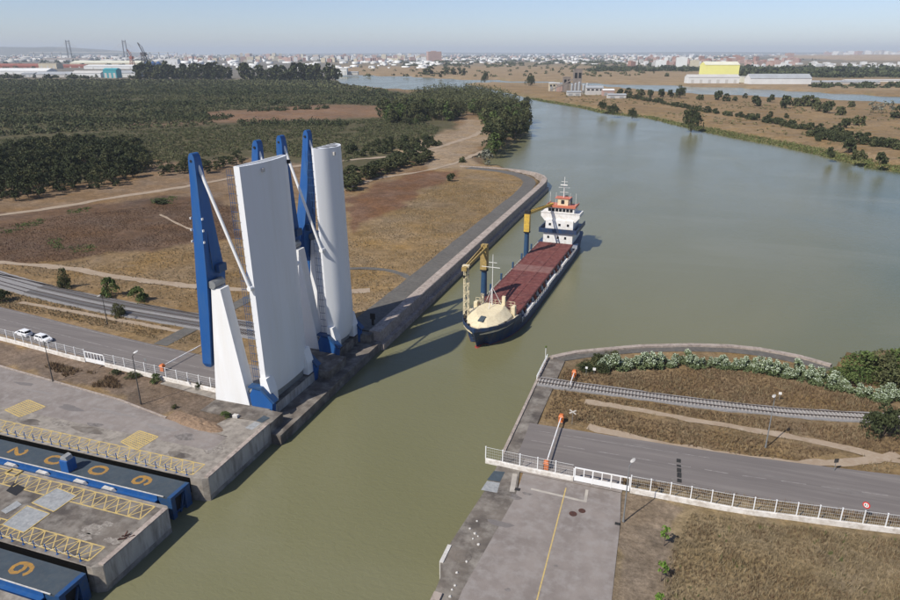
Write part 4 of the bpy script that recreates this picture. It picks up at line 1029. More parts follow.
# low rail on the edge of the right quay
rt = thing('quay_handrail', 'low white handrail at the tip of the right quay', 'railing', (-21.3, 117.5, 0))
hr = MB(); hr.bar((-21.3, 116.8, .95), (-21.2, 127.2, .95), .12, .12); hr.bar((-21.3, 116.8, .5), (-21.2, 127.2, .5), .08, .08); hr.build('rail_bar', WPAINT, rt)
pmesh = MB().box(-.05, .05, -.05, .05, 0, .95).mesh('rail_post', WPAINT)
for k in range(6): link('rail_post', pmesh, rt, (k * .02, -.7 + k * 2.05, 0))
q = P(545, 356); lt = thing('navigation_light', 'slim white navigation light post on the tip of the right quay', 'light', (q[0] + .2, q[1] - .6, 0))
MB().tube((0, 0, 0), (0, 0, 2.2), .06).build('post', WPAINT, lt, world=False); MB().lathe([(.05, 2.2), (.2, 2.25), (.22, 2.55), (.05, 2.7)], 10).build('lantern', LF_GREEN, lt, world=False)

# ------------------------------------------------------------------ lamp posts
def lamp(bx, by, tx, ty, label, arm=(0.35, 0.9), pole=POLE, hmin=None, head=WDULL):
    b = P(bx, by); h = max(5.0, min(12.0, height(b, tx, ty)))
    t = thing('street_lamp', label, 'street lamp', b, group='lamp posts')
    MB().tube((0, 0, 0), (0, 0, .5), .16, .14).tube((0, 0, .5), (0, 0, h), .11, .06).build('pole', pole, t, world=False)
    n = math.hypot(*arm); ax, ay = arm[0] / n, arm[1] / n
    MB().tube((0, 0, h - .05), (ax * .8, ay * .8, h + .15), .045).build('bracket', pole, t, world=False)
    hd = MB().lathe([(.03, -.06), (.22, -.02), (.26, .06), (.12, .13)], 10); hd.v = [(x * 1.0 + 0, y * 2.6, z) for x, y, z in hd.v]
    o = hd.build('lamp_head', head, t, world=False); o.location = (ax * 1.15, ay * 1.15, h + .17); o.rotation_euler = (0, 0, math.atan2(ay, ax) - math.pi / 2)
lamp(623.3, 521.7, 630, 466, 'lamp post beside the white gate of the paved yard', (.3, .9), GALV)
lamp(765.5, 447.5, 773, 394, 'lamp post standing between road and railway on the right bank', (-.3, -.9), GALV)
lamp(53, 381.5, 44, 343, 'lamp post below the two white cars', (-.2, .9))
lamp(141, 404, 131.5, 356, 'lamp post beside the white gate in the left fence', (-.2, .9), head=SWHITE)
lamp(107.5, 324, 101.5, 295, 'lamp post on the verge between left road and railway', (.2, -.9))

# ------------------------------------------------------------------ crossing barriers
def barrier(label, base, end, L_=None, both=True):
    t = thing('crossing_barrier', label, 'barrier', (*base, 0)); v = Vector((end[0] - base[0], end[1] - base[1], 0)); d = v.normalized()
    def cab(o, name='barrier_cabinet'):
        c = MB().bbox(o.x - .4, o.x + .4, o.y - .35, o.y + .35, 0, 1.15, .08).build(name, ORANGE, t, world=False)
        MB().box(o.x - .46, o.x + .46, o.y - .41, o.y + .41, -.02, .06).build('cabinet_plinth', CONC, c, world=False)
        MB().hexa([(o.x - .45, o.y - .55, 1.16), (o.x + .45, o.y - .55, 1.16), (o.x + .45, o.y + .55, 1.16), (o.x - .45, o.y + .55, 1.16), (o.x - .25, o.y - .3, 1.5), (o.x + .25, o.y - .3, 1.5), (o.x + .25, o.y + .3, 1.5), (o.x - .25, o.y + .3, 1.5)]).build('cabinet_lid', ORANGE, c, world=False)
    cab(Vector((0, 0, 0)))
    if both: cab(v, 'barrier_support')
    else: MB().bar(v + Vector((0, 0, 0)), v + Vector((0, 0, 1.0)), .12, .12).build('arm_rest', GALV, t, world=False)
    n = max(3, int(v.length / 1.1))
    for k in range(n):
        a = d * (.5 + (v.length - 1) * k / n); b = d * (.5 + (v.length - 1) * (k + 1) / n)
        MB().bar(a + Vector((0, 0, 1.05)), b + Vector((0, 0, 1.05)), .16, .2).build('barrier_arm', WPAINT if k % 3 else SALM2, t, world=False)
SALM2 = mat('faded_red', (0.70, 0.62, 0.58), rough=.6)
barrier('lowered white barrier with orange cabinets across the right road', P(561, 422)[:2], P(546, 469)[:2])
barrier('lowered white barrier with one orange cabinet across the right railway', P(574, 377)[:2], P(569.5, 390)[:2], both=False)
barrier('lowered white barrier across the left road beside the bridge', P(163, 371)[:2], P(203, 349)[:2], both=False)

# ------------------------------------------------------------------ signs and small posts
def sign_post(label, bx, by, h, shape, face, cat='sign', sz=.4, back=None, facing=(0, -1)):
    b = P(bx, by); t = thing('road_sign', label, cat, b, math.atan2(facing[0], -facing[1]))
    MB().tube((0, 0, 0), (0, 0, h), .045).build('post', GALV, t, world=False)
    if shape == 'disc':
        o = MB().tube((0, -.06, h), (0, -.03, h), sz, n=20).build('sign_plate', face, t, world=False)
        MB().tube((0, -.075, h), (0, -.062, h), sz * .68, n=20).build('sign_face', SWHITE, t, world=False)
        MB().box(-.2, -.08, -.088, -.077, h - .14, h + .14).box(.04, .2, -.088, -.077, h + .05, h + .14).box(.04, .2, -.088, -.077, h - .14, h - .05).build('sign_figure', BLACK, t, world=False)
    elif shape == 'cross':
        MB().bar((-.55, -.05, h - .35), (.55, -.05, h + .35), .05, .18).bar((-.55, -.08, h + .35), (.55, -.08, h - .35), .03, .18).build('sign_plate', face, t, world=False)
    else:
        MB().box(-sz, sz, -.06, -.03, h - sz * 1.4, h + sz * .6).build('sign_plate', face, t, world=False)
    return t
sign_post('round red and white speed sign at the right end of fence', 862.5, 521, 2.6, 'disc', RED, sz=.48, facing=(-.55, -.8))
sign_post('tall pale sign plate on a post between oleanders and railway barrier', 586, 375, 1.7, 'plate', WPAINT, sz=.22)
sign_post('short white marker plate beside the taller sign near railway', 594, 374, 1.2, 'plate', SWHITE, sz=.28)
sign_post('pale crossed sign on a post beside the orange road barrier', 572, 424, 2.4, 'cross', WDULL)
sign_post('grey sign post behind the white gate of left fence', 147, 370, 2.4, 'plate', GALV, sz=.3)
sign_post('white signal marker standing in dry grass by right railway', 779, 400, 1.5, 'plate', SWHITE, sz=.26)
sign_post('small dark sign on a post at the right roadside path', 834, 471, 2.0, 'plate', POLE, sz=.35, facing=(.4, -.9))
# stones and cable duct marks on the right verge: rubber counting strip across the road
rub = thing('rubber_road_strip', 'black rubber strip laid across the right road in short pieces', 'speed strip', P(679.5, 483))
for k, (x, y, l) in enumerate(((679.3, 481, .9), (679.2, 475.5, 1.3), (679.0, 470.5, 1.1), (678.8, 466.2, .5), (678.6, 461, 1.0))):
    c = P(x, y); MB().bbox(c[0] - .32, c[0] + .32, c[1] - l / 2, c[1] + l / 2, .034, .1, .03).build('rubber_piece', BLACK, rub)
for n_, (x, y, a, b, m) in enumerate(((573, 514, .55, .4, 'rust'), (582, 511, .5, .45, 'rust'))):
    c = P(x, y); mk = MB().lathe([(a, .016), (a, .04), (a * .8, .05), (.02, .052)], 14, (c[0], c[1], 0)).build('manhole_cover', MATS['rust'], None)
    tag(mk, ('left' if n_ == 0 else 'right') + ' one of two rusty round manhole covers on the paved yard', 'manhole cover', 'yard manhole covers')
for (x, y, a) in ((517.5, 489.5, .4), (617.5, 524, .35)):
    c = P(x, y); mk = MB().bbox(c[0] - a, c[0] + a, c[1] - a * .8, c[1] + a * .8, .016, .06, .02).build('drain_cover', BLACK)
    tag(mk, 'black square drain cover near the white corner line of the yard' if x < 600 else 'small black drain cover at the foot of the yard lamp post', 'drain cover')
rs = random.Random(11)
for i, (x, y) in enumerate(((477, 521.5), (475, 534), (478, 536.5), (473, 539), (478.5, 545), (466.5, 562), (455, 586), (452, 590), (457, 573), (470, 529), (450, 597))):
    c = P(x, y); s_ = rs.uniform(.1, .2); st_ = MB()
    st_.rings([[(c[0] + s_ * f * math.cos(k * 1.047 + i) * rs.uniform(.8, 1.2), c[1] + s_ * f * math.sin(k * 1.047 + i) * rs.uniform(.8, 1.2), z) for k in range(6)] for f, z in ((1, 0.0), (1.05, s_ * .5), (.6, s_))])
    tag(st_.build('pale_rubble', WDULL), 'small white lump of rubble lying on the right quay edge', 'rubble', 'white rubble on the right quay')
# leaning white block and soil heap on the left apron
c = P(236, 417); tag(MB().bbox(c[0] - .5, c[0] + .5, c[1] - .35, c[1] + .35, -.1, .5, .08).build('concrete_block', WDULL), 'pale concrete block beside a bush near the left pylon foot', 'block')
hp = MB(); cx, cy, _ = P(196, 423); nn = 34
hpv = []
for i in range(nn):
    for j in range(nn // 2):
        x = (i / (nn - 1) - .5) * 2; y = (j / (nn / 2 - 1) - .5) * 2
        z = max(0, 1 - x * x - y * y) ** .8 * .75
        z *= .3 + 1.0 * float(fbm(np.array(i * .55), np.array(j * .6), 5, 3))
        hpv.append((cx + x * 6.3, cy + y * 1.7 - x * .9, z - .05))
hp.add(hpv, [(i * (nn // 2) + j, (i + 1) * (nn // 2) + j, (i + 1) * (nn // 2) + j + 1, i * (nn // 2) + j + 1) for i in range(nn - 1) for j in range(nn // 2 - 1)])
tag(hp.build('soil_heap', RUBBLE), 'low heap of brown soil at the end of the apron lane', 'soil heap')
sheet('footpath_slab', pp((160, 384), (215, 399), (240, 402), (242, 398), (212, 391), (165, 379)), 0.0, CONC)
tag(MB().box(P(373, 325)[0] - .25, P(373, 325)[0] + .25, P(373, 325)[1] - .2, P(373, 325)[1] + .2, -.05, 1.5).box(P(373, 325)[0] - .6, P(373, 325)[0] + .6, P(373, 325)[1] - .15, P(373, 325)[1] + .15, 1.5, 2.9).build('signal_cabinet', BLACK), 'dark traffic signal board on the left quay by the farther bridge', 'signal')

# ------------------------------------------------------------------ cars (local: +x front)
CARW = mat('car_white', (0.80, 0.80, 0.80), (0.76, 0.76, 0.77), 1.5, 0.22, spec=0.6)
def car(label, loc, rz, open_tail):
    t = thing('parked_car', label, 'car', loc, rz, 'cars stopped on the left road')
    def sec(x, hw, zb, zs, zt, hwt):
        return [(x, -hw, zb), (x, -hw * 1.02, zs * .6 + zb * .4), (x, -hw * .98, zs), (x, -hwt, zt), (x, hwt, zt), (x, hw * .98, zs), (x, hw * 1.02, zs * .6 + zb * .4), (x, hw, zb)]
    body = MB().rings([sec(-2.12, .74, .35, .78, .86, .6), sec(-2.0, .84, .24, .92, .98, .74), sec(-1.2, .88, .2, .95, .99, .8), sec(.7, .88, .2, .93, .98, .8), sec(1.5, .86, .2, .84, .9, .74), sec(2.0, .78, .26, .7, .76, .62), sec(2.15, .66, .34, .58, .64, .5)])
    bo = body.build('body', CARW, t, world=False)
    xr = -1.95 if not open_tail else -1.7
    cb = MB().rings([[(xr, -.76, .94), (1.0, -.78, .94), (1.0, .78, .94), (xr, .76, .94)], [(xr + .28, -.63, 1.38), (.32, -.64, 1.40), (.32, .64, 1.40), (xr + .28, .63, 1.38)]]).build('cabin_glass', GLASS, t, world=False)
    rf = MB().rings([[(xr + .18, -.67, 1.37), (.42, -.68, 1.37), (.42, .68, 1.37), (xr + .18, .67, 1.37)], [(xr + .3, -.58, 1.47), (.25, -.6, 1.49), (.25, .6, 1.49), (xr + .3, .58, 1.47)]]).build('roof', CARW, t, world=False)
    pl = MB()
    for sy in (-1, 1):
        for x0, x1 in (((.98, .36)), (-.35, -.38), (xr + .02, xr + .26)):
            pl.bar((x0, sy * .785, .94), (x1, sy * .65, 1.4), .09, .09)
    pl.build('window_pillar', CARW, t, world=False)
    for x in (-1.3, 1.32):
        for sy in (-1, 1):
            w = MB().tube((x, sy * .68, .31), (x, sy * .90, .31), .31, n=18).build('wheel', BLACK, t, world=False)
            MB().tube((x, sy * .905, .31), (x, sy * .915, .31), .19, n=12).build('rim', GALV, w, world=False)
    for sy in (-1, 1):
        MB().hexa([(1.95, sy * .5 - .14, .58), (2.1, sy * .5 - .14, .56), (2.1, sy * .5 + .14, .56), (1.95, sy * .5 + .14, .58), (1.9, sy * .52 - .14, .72), (2.03, sy * .52 - .14, .68), (2.03, sy * .52 + .14, .68), (1.9, sy * .52 + .14, .72)]).build('headlight', GALV, t, world=False)
        MB().box(-2.1, -2.0, sy * .66 - .08, sy * .66 + .08, .62, .86).build('tail_light', RED, t, world=False)
        MB().box(.62, .8, sy * .93 - .09, sy * .93 + .09, .92, 1.04).build('wing_mirror', CARW, t, world=False)
    if open_tail:
        MB().hexa([(-2.09, -.7, .42), (-2.06, -.7, .42), (-2.06, .7, .42), (-2.09, .7, .42), (-1.7, -.66, 1.33), (-1.66, -.66, 1.33), (-1.66, .66, 1.33), (-1.7, .66, 1.33)]).build('boot_opening', DARK, t, world=False)
        MB().hexa([(-1.5, -.66, 1.42), (-2.45, -.62, 1.72), (-2.45, .62, 1.72), (-1.5, .66, 1.42), (-1.48, -.66, 1.47), (-2.44, -.62, 1.77), (-2.44, .62, 1.77), (-1.48, .66, 1.47)]).build('tailgate', CARW, t, world=False)
    return t
c1 = P(24, 335.5); c2 = P(44, 341)
ra = math.atan2(-4, 30)
car('left one of two white cars on the road, its dark boot standing open', (c1[0], c1[1], .031), ra + math.pi, True)
car('right one of two white cars on the road, closed, facing the bridge', (c2[0], c2[1], .031), ra, False)

# ------------------------------------------------------------------ vegetation
def leaf_quads(c, size, rng, flat=0.0):
    n = len(c); u = rng.normal(size=(n, 3)); u /= np.linalg.norm(u, axis=1)[:, None]
    w = rng.normal(size=(n, 3)); w -= (w * u).sum(1)[:, None] * u; w /= np.linalg.norm(w, axis=1)[:, None]
    s_ = (np.asarray(size) * rng.uniform(.6, 1.25, n))[:, None]
    u = u * s_; w = w * s_ * 0.7
    V = np.stack([c - u - w, c + u - w * .6, c + u * .8 + w, c - u * .7 + w], 1).reshape(-1, 3)
    return V, np.arange(len(V)).reshape(-1, 4)
def crown_points(rng, n, h0, h1, rad, lobes, dome=False):
    """points on the shells of many small lobes that fill an uneven crown"""
    out = []
    hh = h1 - h0
    for k in range(lobes):
        a = rng.uniform(0, 2 * math.pi); z = rng.uniform(0, 1) ** (1.3 if dome else .9)
        prof = math.sqrt(max(0.03, 1 - z * z)) if dome else math.sin(math.pi * (0.12 + 0.84 * z)) ** .7
        r_ = rad * prof * math.sqrt(rng.uniform(0.05, 1)) * .82
        lr = rad * rng.uniform(.26, .5) * (.6 + .4 * prof)
        c = np.array([r_ * math.cos(a), r_ * math.sin(a), h0 + hh * z * .92])
        m_ = int(n / lobes * rng.uniform(.6, 1.4)); d = rng.normal(size=(m_, 3)); d /= np.linalg.norm(d, axis=1)[:, None]
        d[:, 2] = np.where(d[:, 2] < -.3, -d[:, 2], d[:, 2])
        q = c + d * (lr * rng.uniform(.55, 1.05, m_) ** .7)[:, None]; q[:, 2] = np.maximum(q[:, 2], h0 * .6 + .02)
        out.append(q)
    return np.concatenate(out)
def make_tree(name, label, cat, rng, h, rad, n, size, m, lobes=14, bare=.22, group=None):
    t = thing(name, label, cat, (0, 0, 0), 0, group)
    tr = MB(); tr.tube((0, 0, -.3), (rad * .05, 0, h * .5), h * .022 + .05, h * .013, 7)
    for k in range(5):
        a = k * 1.257 + rng.uniform(-.4, .4); z = h * rng.uniform(bare, .5)
        tr.tube((rad * .03, 0, z), (rad * .6 * math.cos(a), rad * .6 * math.sin(a), z + h * rng.uniform(.15, .35)), h * .01 + .02, .02, 5)
    tr.tube((rad * .05, 0, h * .5), (0, rad * .1, h * .85), h * .013, .02, 5)
    tr.build('trunk', BARK, t, world=False)
    V, F_ = leaf_quads(crown_points(rng, n, h * bare, h, rad, lobes), size, rng)
    link('crown', npmesh('crown', V, F_, m), t)
    return t
def make_bush(name, label, cat, rng, h, rad, n, size, m, lobes=10, group=None):
    t = thing(name, label, cat, (0, 0, 0), 0, group)
    V, F_ = leaf_quads(crown_points(rng, n, .05, h, rad, lobes, True), size, rng)
    link('foliage', npmesh('foliage', V, F_, m), t)
    st_ = MB()
    for k in range(5):
        a = k * 1.26 + .3; st_.tube((0, 0, -.2), (rad * .55 * math.cos(a), rad * .55 * math.sin(a), h * .7), .05, .02, 5)
    st_.build('stems', BARK, t, world=False)
    return t
USED = {}
def place(proto, loc, h, w, label, group=None, rz=None, name=None):
    """proto is (object, height, radius): first use moves it, later uses copy it"""
    o, ph, pr = proto
    k = o.name
    rz = random.uniform(0, 6.28) if rz is None else rz
    s_ = (w / 2 / pr, w / 2 / pr, h / ph)
    if k in USED: o = copy_tree(o, None, loc, rz, s_)
    else:
        USED[k] = 1; o.location = loc; o.rotation_euler = (0, 0, rz); o.scale = s_
    o['label'] = label
    if group: o['group'] = group
    elif 'group' in o: del o['group']
    return o
g_ = np.random.default_rng(21)
GROVE = [(make_tree('riverside_tree', 'x', 'tree', g_, 10, 3.8, 900, .36, [LF_DARK, LF_OLIVE, LF_GREEN, LF_OLIVE][k % 4], 18, .07), 10, 3.8) for k in range(4)]
BUSHD = [(make_bush('bush', 'x', 'bush', g_, 2.2, 2.0, 420, .27, [LF_DARK, LF_OLIVE, LF_DARK][k], 12), 2.2, 2.0) for k in range(3)]
FART = [(make_tree('field_tree', 'x', 'tree', g_, 9, 4, 420, .62, [LF_DARK, LF_OLIVE, LF_DARK][k], 16, .03), 9, 4) for k in range(3)]
BUSHN = [(make_bush('bush', 'x', 'bush', g_, 2.2, 2.0, 1900, .11, [LF_DARK, LF_OLIVE, LF_GREEN][k], 16), 2.2, 2.0) for k in range(3)]
THICK = [(make_tree('thicket_tree', 'x', 'tree', g_, 8, 3.6, 900, .30, [LF_DARK, LF_DARK, LF_OLIVE][k], 20, .04), 8, 3.6) for k in range(3)]
GREYT = (make_tree('grey_tree', 'x', 'tree', g_, 7, 3, 170, .4, LF_GREY, 12, .25), 7, 3)

def scatter(poly, spacing, rng, jit=.8, z=0.0):
    """points about 'spacing' metres apart inside a ground area given by photograph corners"""
    w_ = np.array([P(x, y, z)[:2] for x, y in poly]); lo_, hi_ = w_.min(0), w_.max(0)
    xs = np.arange(lo_[0], hi_[0], spacing); ys = np.arange(lo_[1], hi_[1], spacing)
    X, Y = np.meshgrid(xs, ys); X = (X + rng.uniform(-jit, jit, X.shape) * spacing / 2).ravel(); Y = (Y + rng.uniform(-jit, jit, Y.shape) * spacing / 2).ravel()
    m = inpoly(X, Y, [tuple(a) for a in w_]); return X[m], Y[m]

def keep(X, Y, scale, lo, seed):
    f = fbm(X / scale, Y / scale, seed); m = f > lo; return X[m], Y[m]
def PL(x, y):
    z = 0.0
    for _ in range(4):
        b = P(x, y, z); z = float(landheight(np.array([b[0]]), np.array([b[1]]))[0])
    return P(x, y, max(z, -4.2))
# grove at the river bend
gp = [(420, 96), (440, 92), (470, 92), (498, 97), (515, 104), (524, 114), (528, 124), (526, 134), (512, 143), (500, 150), (493, 158), (487, 152), (490, 135), (482, 120), (468, 112), (455, 122), (430, 120), (395, 124), (378, 118), (400, 104)]
X, Y = scatter(gp, 9.6, g_)
X, Y = keep(X, Y, 26, .30, 19)
hz = landheight(X, Y); ok_ = hz > -3.4; X, Y, hz = X[ok_], Y[ok_], hz[ok_]
order = np.argsort(np.hypot(X, Y)); GROVE_REST = (X[order[150:]], Y[order[150:]])
for i in order[:150]:
    s_ = random.uniform(.75, 1.35); place(GROVE[random.randrange(4)], (X[i], Y[i], hz[i] - .2), 14.5 * s_, 10.5 * s_, 'leafy tree at the near side of the dark grove at the river bend', 'trees of the grove at the river bend')
q = P(485, 165); place((make_tree('silver_tree', 'x', 'tree', g_, 7, 4, 420, .4, LF_GREY, 12, .1), 7, 4), q, 8.5, 10, 'pale silvery tree standing alone on the bank where the quay wall ends')
# field-edge bush belt (middle left) and belts between fields
def belt(poly, spacing, protos, h, w, label, group, var=.3):
    X, Y = scatter(poly, spacing, g_)
    hz = landheight(X, Y)
    for i in range(len(X)):
        s_ = random.uniform(1 - var, 1 + var); place(random.choice(protos), (X[i], Y[i], hz[i] - .15), h * s_, w * s_, label, group)
    return len(X)
belt([(340, 190), (352, 178), (378, 166), (400, 160), (428, 157), (432, 162), (410, 168), (385, 174), (362, 184), (346, 194)], 6.2, GROVE[:2], 5.8, 8.0, 'dark bushy tree in the belt running beside the farther bridge leaf', 'trees of the belt behind the farther bridge')
belt([(383, 118), (420, 112), (430, 121), (418, 127), (385, 124)], 10, GROVE, 7, 8, 'dark tree in the clump between the grove and the scrub field', 'trees between grove and scrub')
belt([(345, 150), (380, 143), (432, 137), (440, 146), (405, 153), (350, 158)], 8.5, BUSHD, 3.4, 5.2, 'round bush along the track edge left of the grove', 'bushes along the track left of the grove')
# dense dark thicket at the left edge
belt([(-30, 206), (0, 203), (40, 199), (90, 192), (130, 182), (152, 168), (140, 150), (100, 148), (50, 150), (0, 156), (-30, 160)], 8.0, THICK, 9.0, 8.0, 'dark tree of the dense thicket at the left edge', 'trees of the thicket at left')
belt([(150, 172), (180, 168), (240, 158), (246, 164), (200, 176), (160, 180)], 9, GROVE[:2], 5, 6.5, 'dark tree on the bare ground behind the blue beams', 'trees behind the blue beams')
# single bushes
for x, y, h, w, k, lab in ((451, 181, 3.4, 5.4, 0, 'lone dark bush standing on the dry field beyond the quay'),
                           (66, 288, 5.2, 3.8, 1, 'slender young conifer beside the left railway'),
                           (110, 296, 4.6, 5.6, 2, 'largest green bush beside the left railway'),
                           (139, 301, 3.6, 5.6, 2, 'rightmost green bush beside the left railway'),
                           (119, 316, 3.0, 4.0, 1, 'pale green bush below the left railway near the lamp post'),
                           (3, 301, 3.0, 5.0, 0, 'dark bush at the left edge below the railway'),
                           (156, 382, 1.6, 2.4, 2, 'green bush at the foot of left fence with dry top'),
                           (199, 388, 1.2, 1.6, 0, 'brown weed clump at the fence just left of pylon'),
                           (116, 374, .9, 2.4, 0, 'low weed at the left end of the white gate'),
                           (132, 377, .9, 3.0, 1, 'low weed at the right end of the white gate'),
                           (226, 417, 1.0, 2.2, 2, 'low green bush beside the pale concrete block'),
                           (175, 408, .7, 1.2, 1, 'small weed in the bare earth strip'),
                           (882, 436, 5.4, 6.2, 0, 'dense dark round bush beside the right railway'),
                           (462, 162, 3.0, 5.5, 1, 'round bush on the stony slope below the grove'),
                           (160, 203, 1.6, 8, 2, 'low green patch of shrub beside the upper dirt track')):
    place((BUSHN if y > 270 else BUSHD)[k], P(x, y), h, w, lab)
# young trees staked in the yard verge
SAP = (make_tree('young_tree', 'x', 'young tree', g_, 2.6, .9, 260, .12, LF_BRIGHT, 9, .35), 2.6, .9)
for x, y, h, lab in ((664, 545, 2.9, 'uppermost of three bright green young trees in the dirt verge'), (661, 581, 2.9, 'middle one of three bright green young trees in the dirt verge'), (657, 613, 2.7, 'lowest of three bright green young trees at the bottom edge')):
    place(SAP, P(x, y), h, 1.45, lab, 'young trees in the dirt verge')
# oleander hedge with white blossom
def make_oleander(rng):
    t = thing('oleander_bush', 'x', 'bush', (0, 0, 0), 0)
    c = crown_points(rng, 900, .05, 2.0, 1.6, 12, True)
    V, F_ = leaf_quads(c, .14, rng); link('foliage', npmesh('foliage', V, F_, LF_OLEA), t)
    top = c[c[:, 2] > .9]; top = top[rng.choice(len(top), min(len(top), 300), replace=False)] + rng.normal(size=(min(len(top), 300), 3)) * .05 + [0, 0, .08]
    V, F_ = leaf_quads(top, .10, rng); link('blossom', npmesh('blossom', V, F_, FLOWER), t)
    st_ = MB()
    for k in range(6): a = k * 1.05; st_.tube((0, 0, -.2), (.9 * math.cos(a), .9 * math.sin(a), 1.3), .03, .015, 5)
    st_.build('stems', BARK, t, world=False)
    return (t, 2.0, 1.6)
OLE = [make_oleander(g_) for _ in range(2)]
og = 'oleanders along the curved quay'
line = [P(x, y) for x, y in ((602, 369), (640, 366), (680, 364.5), (720, 366), (760, 370), (790, 376), (820, 383), (838, 388))]
acc = 0
for a, b in zip(line[:-1], line[1:]):
    L_ = math.hypot(b[0] - a[0], b[1] - a[1]); k = int(L_ / 1.75)
    for i in range(k):
        for row in (0, 1):
            t = (i + random.random() * .9) / k; s_ = random.uniform(.65, 1.3)
            place(OLE[random.randrange(2)], (a[0] + (b[0] - a[0]) * t + row * .5, a[1] + (b[1] - a[1]) * t + row * 1.6 - .8, -.1), 2.5 * s_, 3.3 * s_, 'white flowering oleander in the hedge behind the curved quay wall', og)
for x, y in ((846, 391), (856, 394), (866, 397), (874, 399), (883, 400), (893, 401), (902, 400), (888, 394)):
    place(OLE[random.randrange(2)], P(x, y), 2.0, 3.2, 'white flowering oleander in front of the big tamarisk at right', 'oleanders at the tamarisk')
for i, (x, y) in enumerate(((584, 371), (592, 368), (601, 372), (606, 366), (598, 364), (612, 362))):
    place(BUSHN[i % 2], P(x, y), random.uniform(1.8, 2.4), random.uniform(3, 4), 'dark green shrub at the left end of the oleander hedge', 'shrubs at the left end of the hedge')
# tamarisk clump at the right edge
TAM = [(make_bush('tamarisk', 'x', 'bush', g_, 5, 4, 1500, .2, [LF_GREEN, LF_OLIVE][k], 22), 5, 4) for k in range(2)]
for i, (x, y, h, w) in enumerate(((848, 383, 4.0, 7.0), (862, 376, 5.0, 8), (880, 378, 5.6, 9), (898, 376, 5.4, 9), (890, 388, 4, 7), (915, 384, 5, 9), (838, 380, 2.6, 4.6), (930, 372, 5, 9))):
    place(TAM[(i + 1) % 2 if i in (2, 4) else 0], P(x, y), h, w, 'feathery tamarisk in the big clump at the right water edge', 'tamarisks at the right edge')

# far bank of the river: bushes one by one
for x, y, h_, w_, lab in ((691, 130, 21, 19, 'large round bush standing at the waterline of the far bank'), (613, 114, 9, 14, 'left dark bush on the plant side of the far bank'), (602, 110, 9, 10, 'dark bush just left of the far bank clump'), (632, 118, 9, 10, 'dark bush by the water right of the concrete plant'),
                          (680, 98, 11, 11, 'tall dark bush at the shore of the second channel'), (530, 85.5, 11, 10, 'dark round bush left of the concrete plant'), (485, 82, 10, 8, 'dark bush across the channel seen above the grove'), (527, 103, 6, 9, 'bush on the spit by the water')):
    b = PL(x, y); m_ = mpp(b); place(BUSHN[0], b, h_ * m_, w_ * m_, lab)
fb = 'bushes scattered over the far bank'
for x, y, w_ in ((718, 100, 10), (726, 101, 8), (735, 101, 6), (755, 106, 11), (771, 102, 8), (785, 108, 13), (797, 106, 10), (806, 106, 13), (815, 106, 10), (820, 111, 12), (828, 113, 12), (840, 115, 10), (851, 107, 7), (858, 125, 11), (770, 117, 6), (757, 120, 7), (786, 118, 5), (650, 97, 8), (661, 97, 9), (640, 96, 9), (628, 95, 8), (620, 96, 8), (670, 97, 8), (898, 118, 12), (845, 128, 10), (838, 132, 9), (817, 141, 7), (848, 152, 14), (858, 160, 12), (880, 164, 12), (830, 157, 10), (745, 98, 5), (700, 100, 7), (890, 147, 10)):
    b = PL(x, y); m_ = mpp(b); place(random.choice(BUSHD), b, w_ * .75 * m_, w_ * m_, 'dark round bush on the dry far bank of the river', fb)
for x, y in ((873, 113), (881, 113), (891, 113)):
    b = P(x, y); m_ = mpp(b); place(GREYT, b, 10 * m_, 9 * m_, 'bare grey tree on the far bank near the right edge', 'grey trees on the far bank')
def hedge_line(pts, step, w_, label, group):
    for a, b in zip(pts[:-1], pts[1:]):
        A, B_ = P(*a), P(*b); L_ = math.hypot(B_[0] - A[0], B_[1] - A[1]); k = max(1, int(L_ / step))
        for i in range(k):
            t = (i + random.random() * .7) / k; s_ = random.uniform(.7, 1.3)
            place(random.choice(BUSHD), (A[0] + (B_[0] - A[0]) * t + random.uniform(-2, 2), A[1] + (B_[1] - A[1]) * t + random.uniform(-3, 3), -.25), w_ * .6 * s_, w_ * s_, label, group)
hedge_line([(624, 97), (660, 103), (700, 111), (740, 117), (758, 121)], 8, 7.5, 'bush in the first hedge line along the far bank', 'first hedge line on the far bank')
hedge_line([(762, 121), (800, 129), (830, 132), (850, 136)], 4.2, 7.5, 'bush in the middle hedge line along the far bank', 'middle hedge line on the far bank')
hedge_line([(808, 134), (840, 139), (870, 142), (905, 148)], 3.4, 7.5, 'bush in the nearest hedge line along the far bank', 'nearest hedge line on the far bank')
hedge_line([(810, 136), (840, 142), (870, 145), (905, 150)], 4.0, 7.0, 'bush in the nearest hedge line along the far bank', 'nearest hedge line on the far bank')
# trees beyond the second channel
def far_trees(pts, label, group, hpx, wpx):
    for x, y in pts:
        b = P(x + random.uniform(-1, 1), y + random.uniform(-.3, .3)); m_ = mpp(b); s_ = random.uniform(.75, 1.25); place(random.choice(FART), b, hpx * m_ * s_, wpx * m_ * s_, label, group)
far_trees([(424, 74.5), (428, 74.5), (432, 74), (447, 74.5), (453, 74.5), (459, 74.3), (465, 74.3), (441, 77.5), (446, 74)], 'dark tree on the far shore behind the wide channel', 'trees on the far shore', 6.5, 7)
far_trees([(x, 79 - (x - 135) * .004) for x in range(137, 232, 4)], 'tall dark tree of the left belt in front of the factory sheds', 'left tree belt', 12.5, 11)
far_trees([(x, 80 + (x - 240) * .012) for x in range(243, 336, 4)], 'tall dark tree of the right belt before the wide channel', 'right tree belt', 13.5, 11)
far_trees([(x, 79.5) for x in range(140, 230, 9)], 'tall dark tree of the left belt in front of the factory sheds', 'left tree belt', 11, 9)

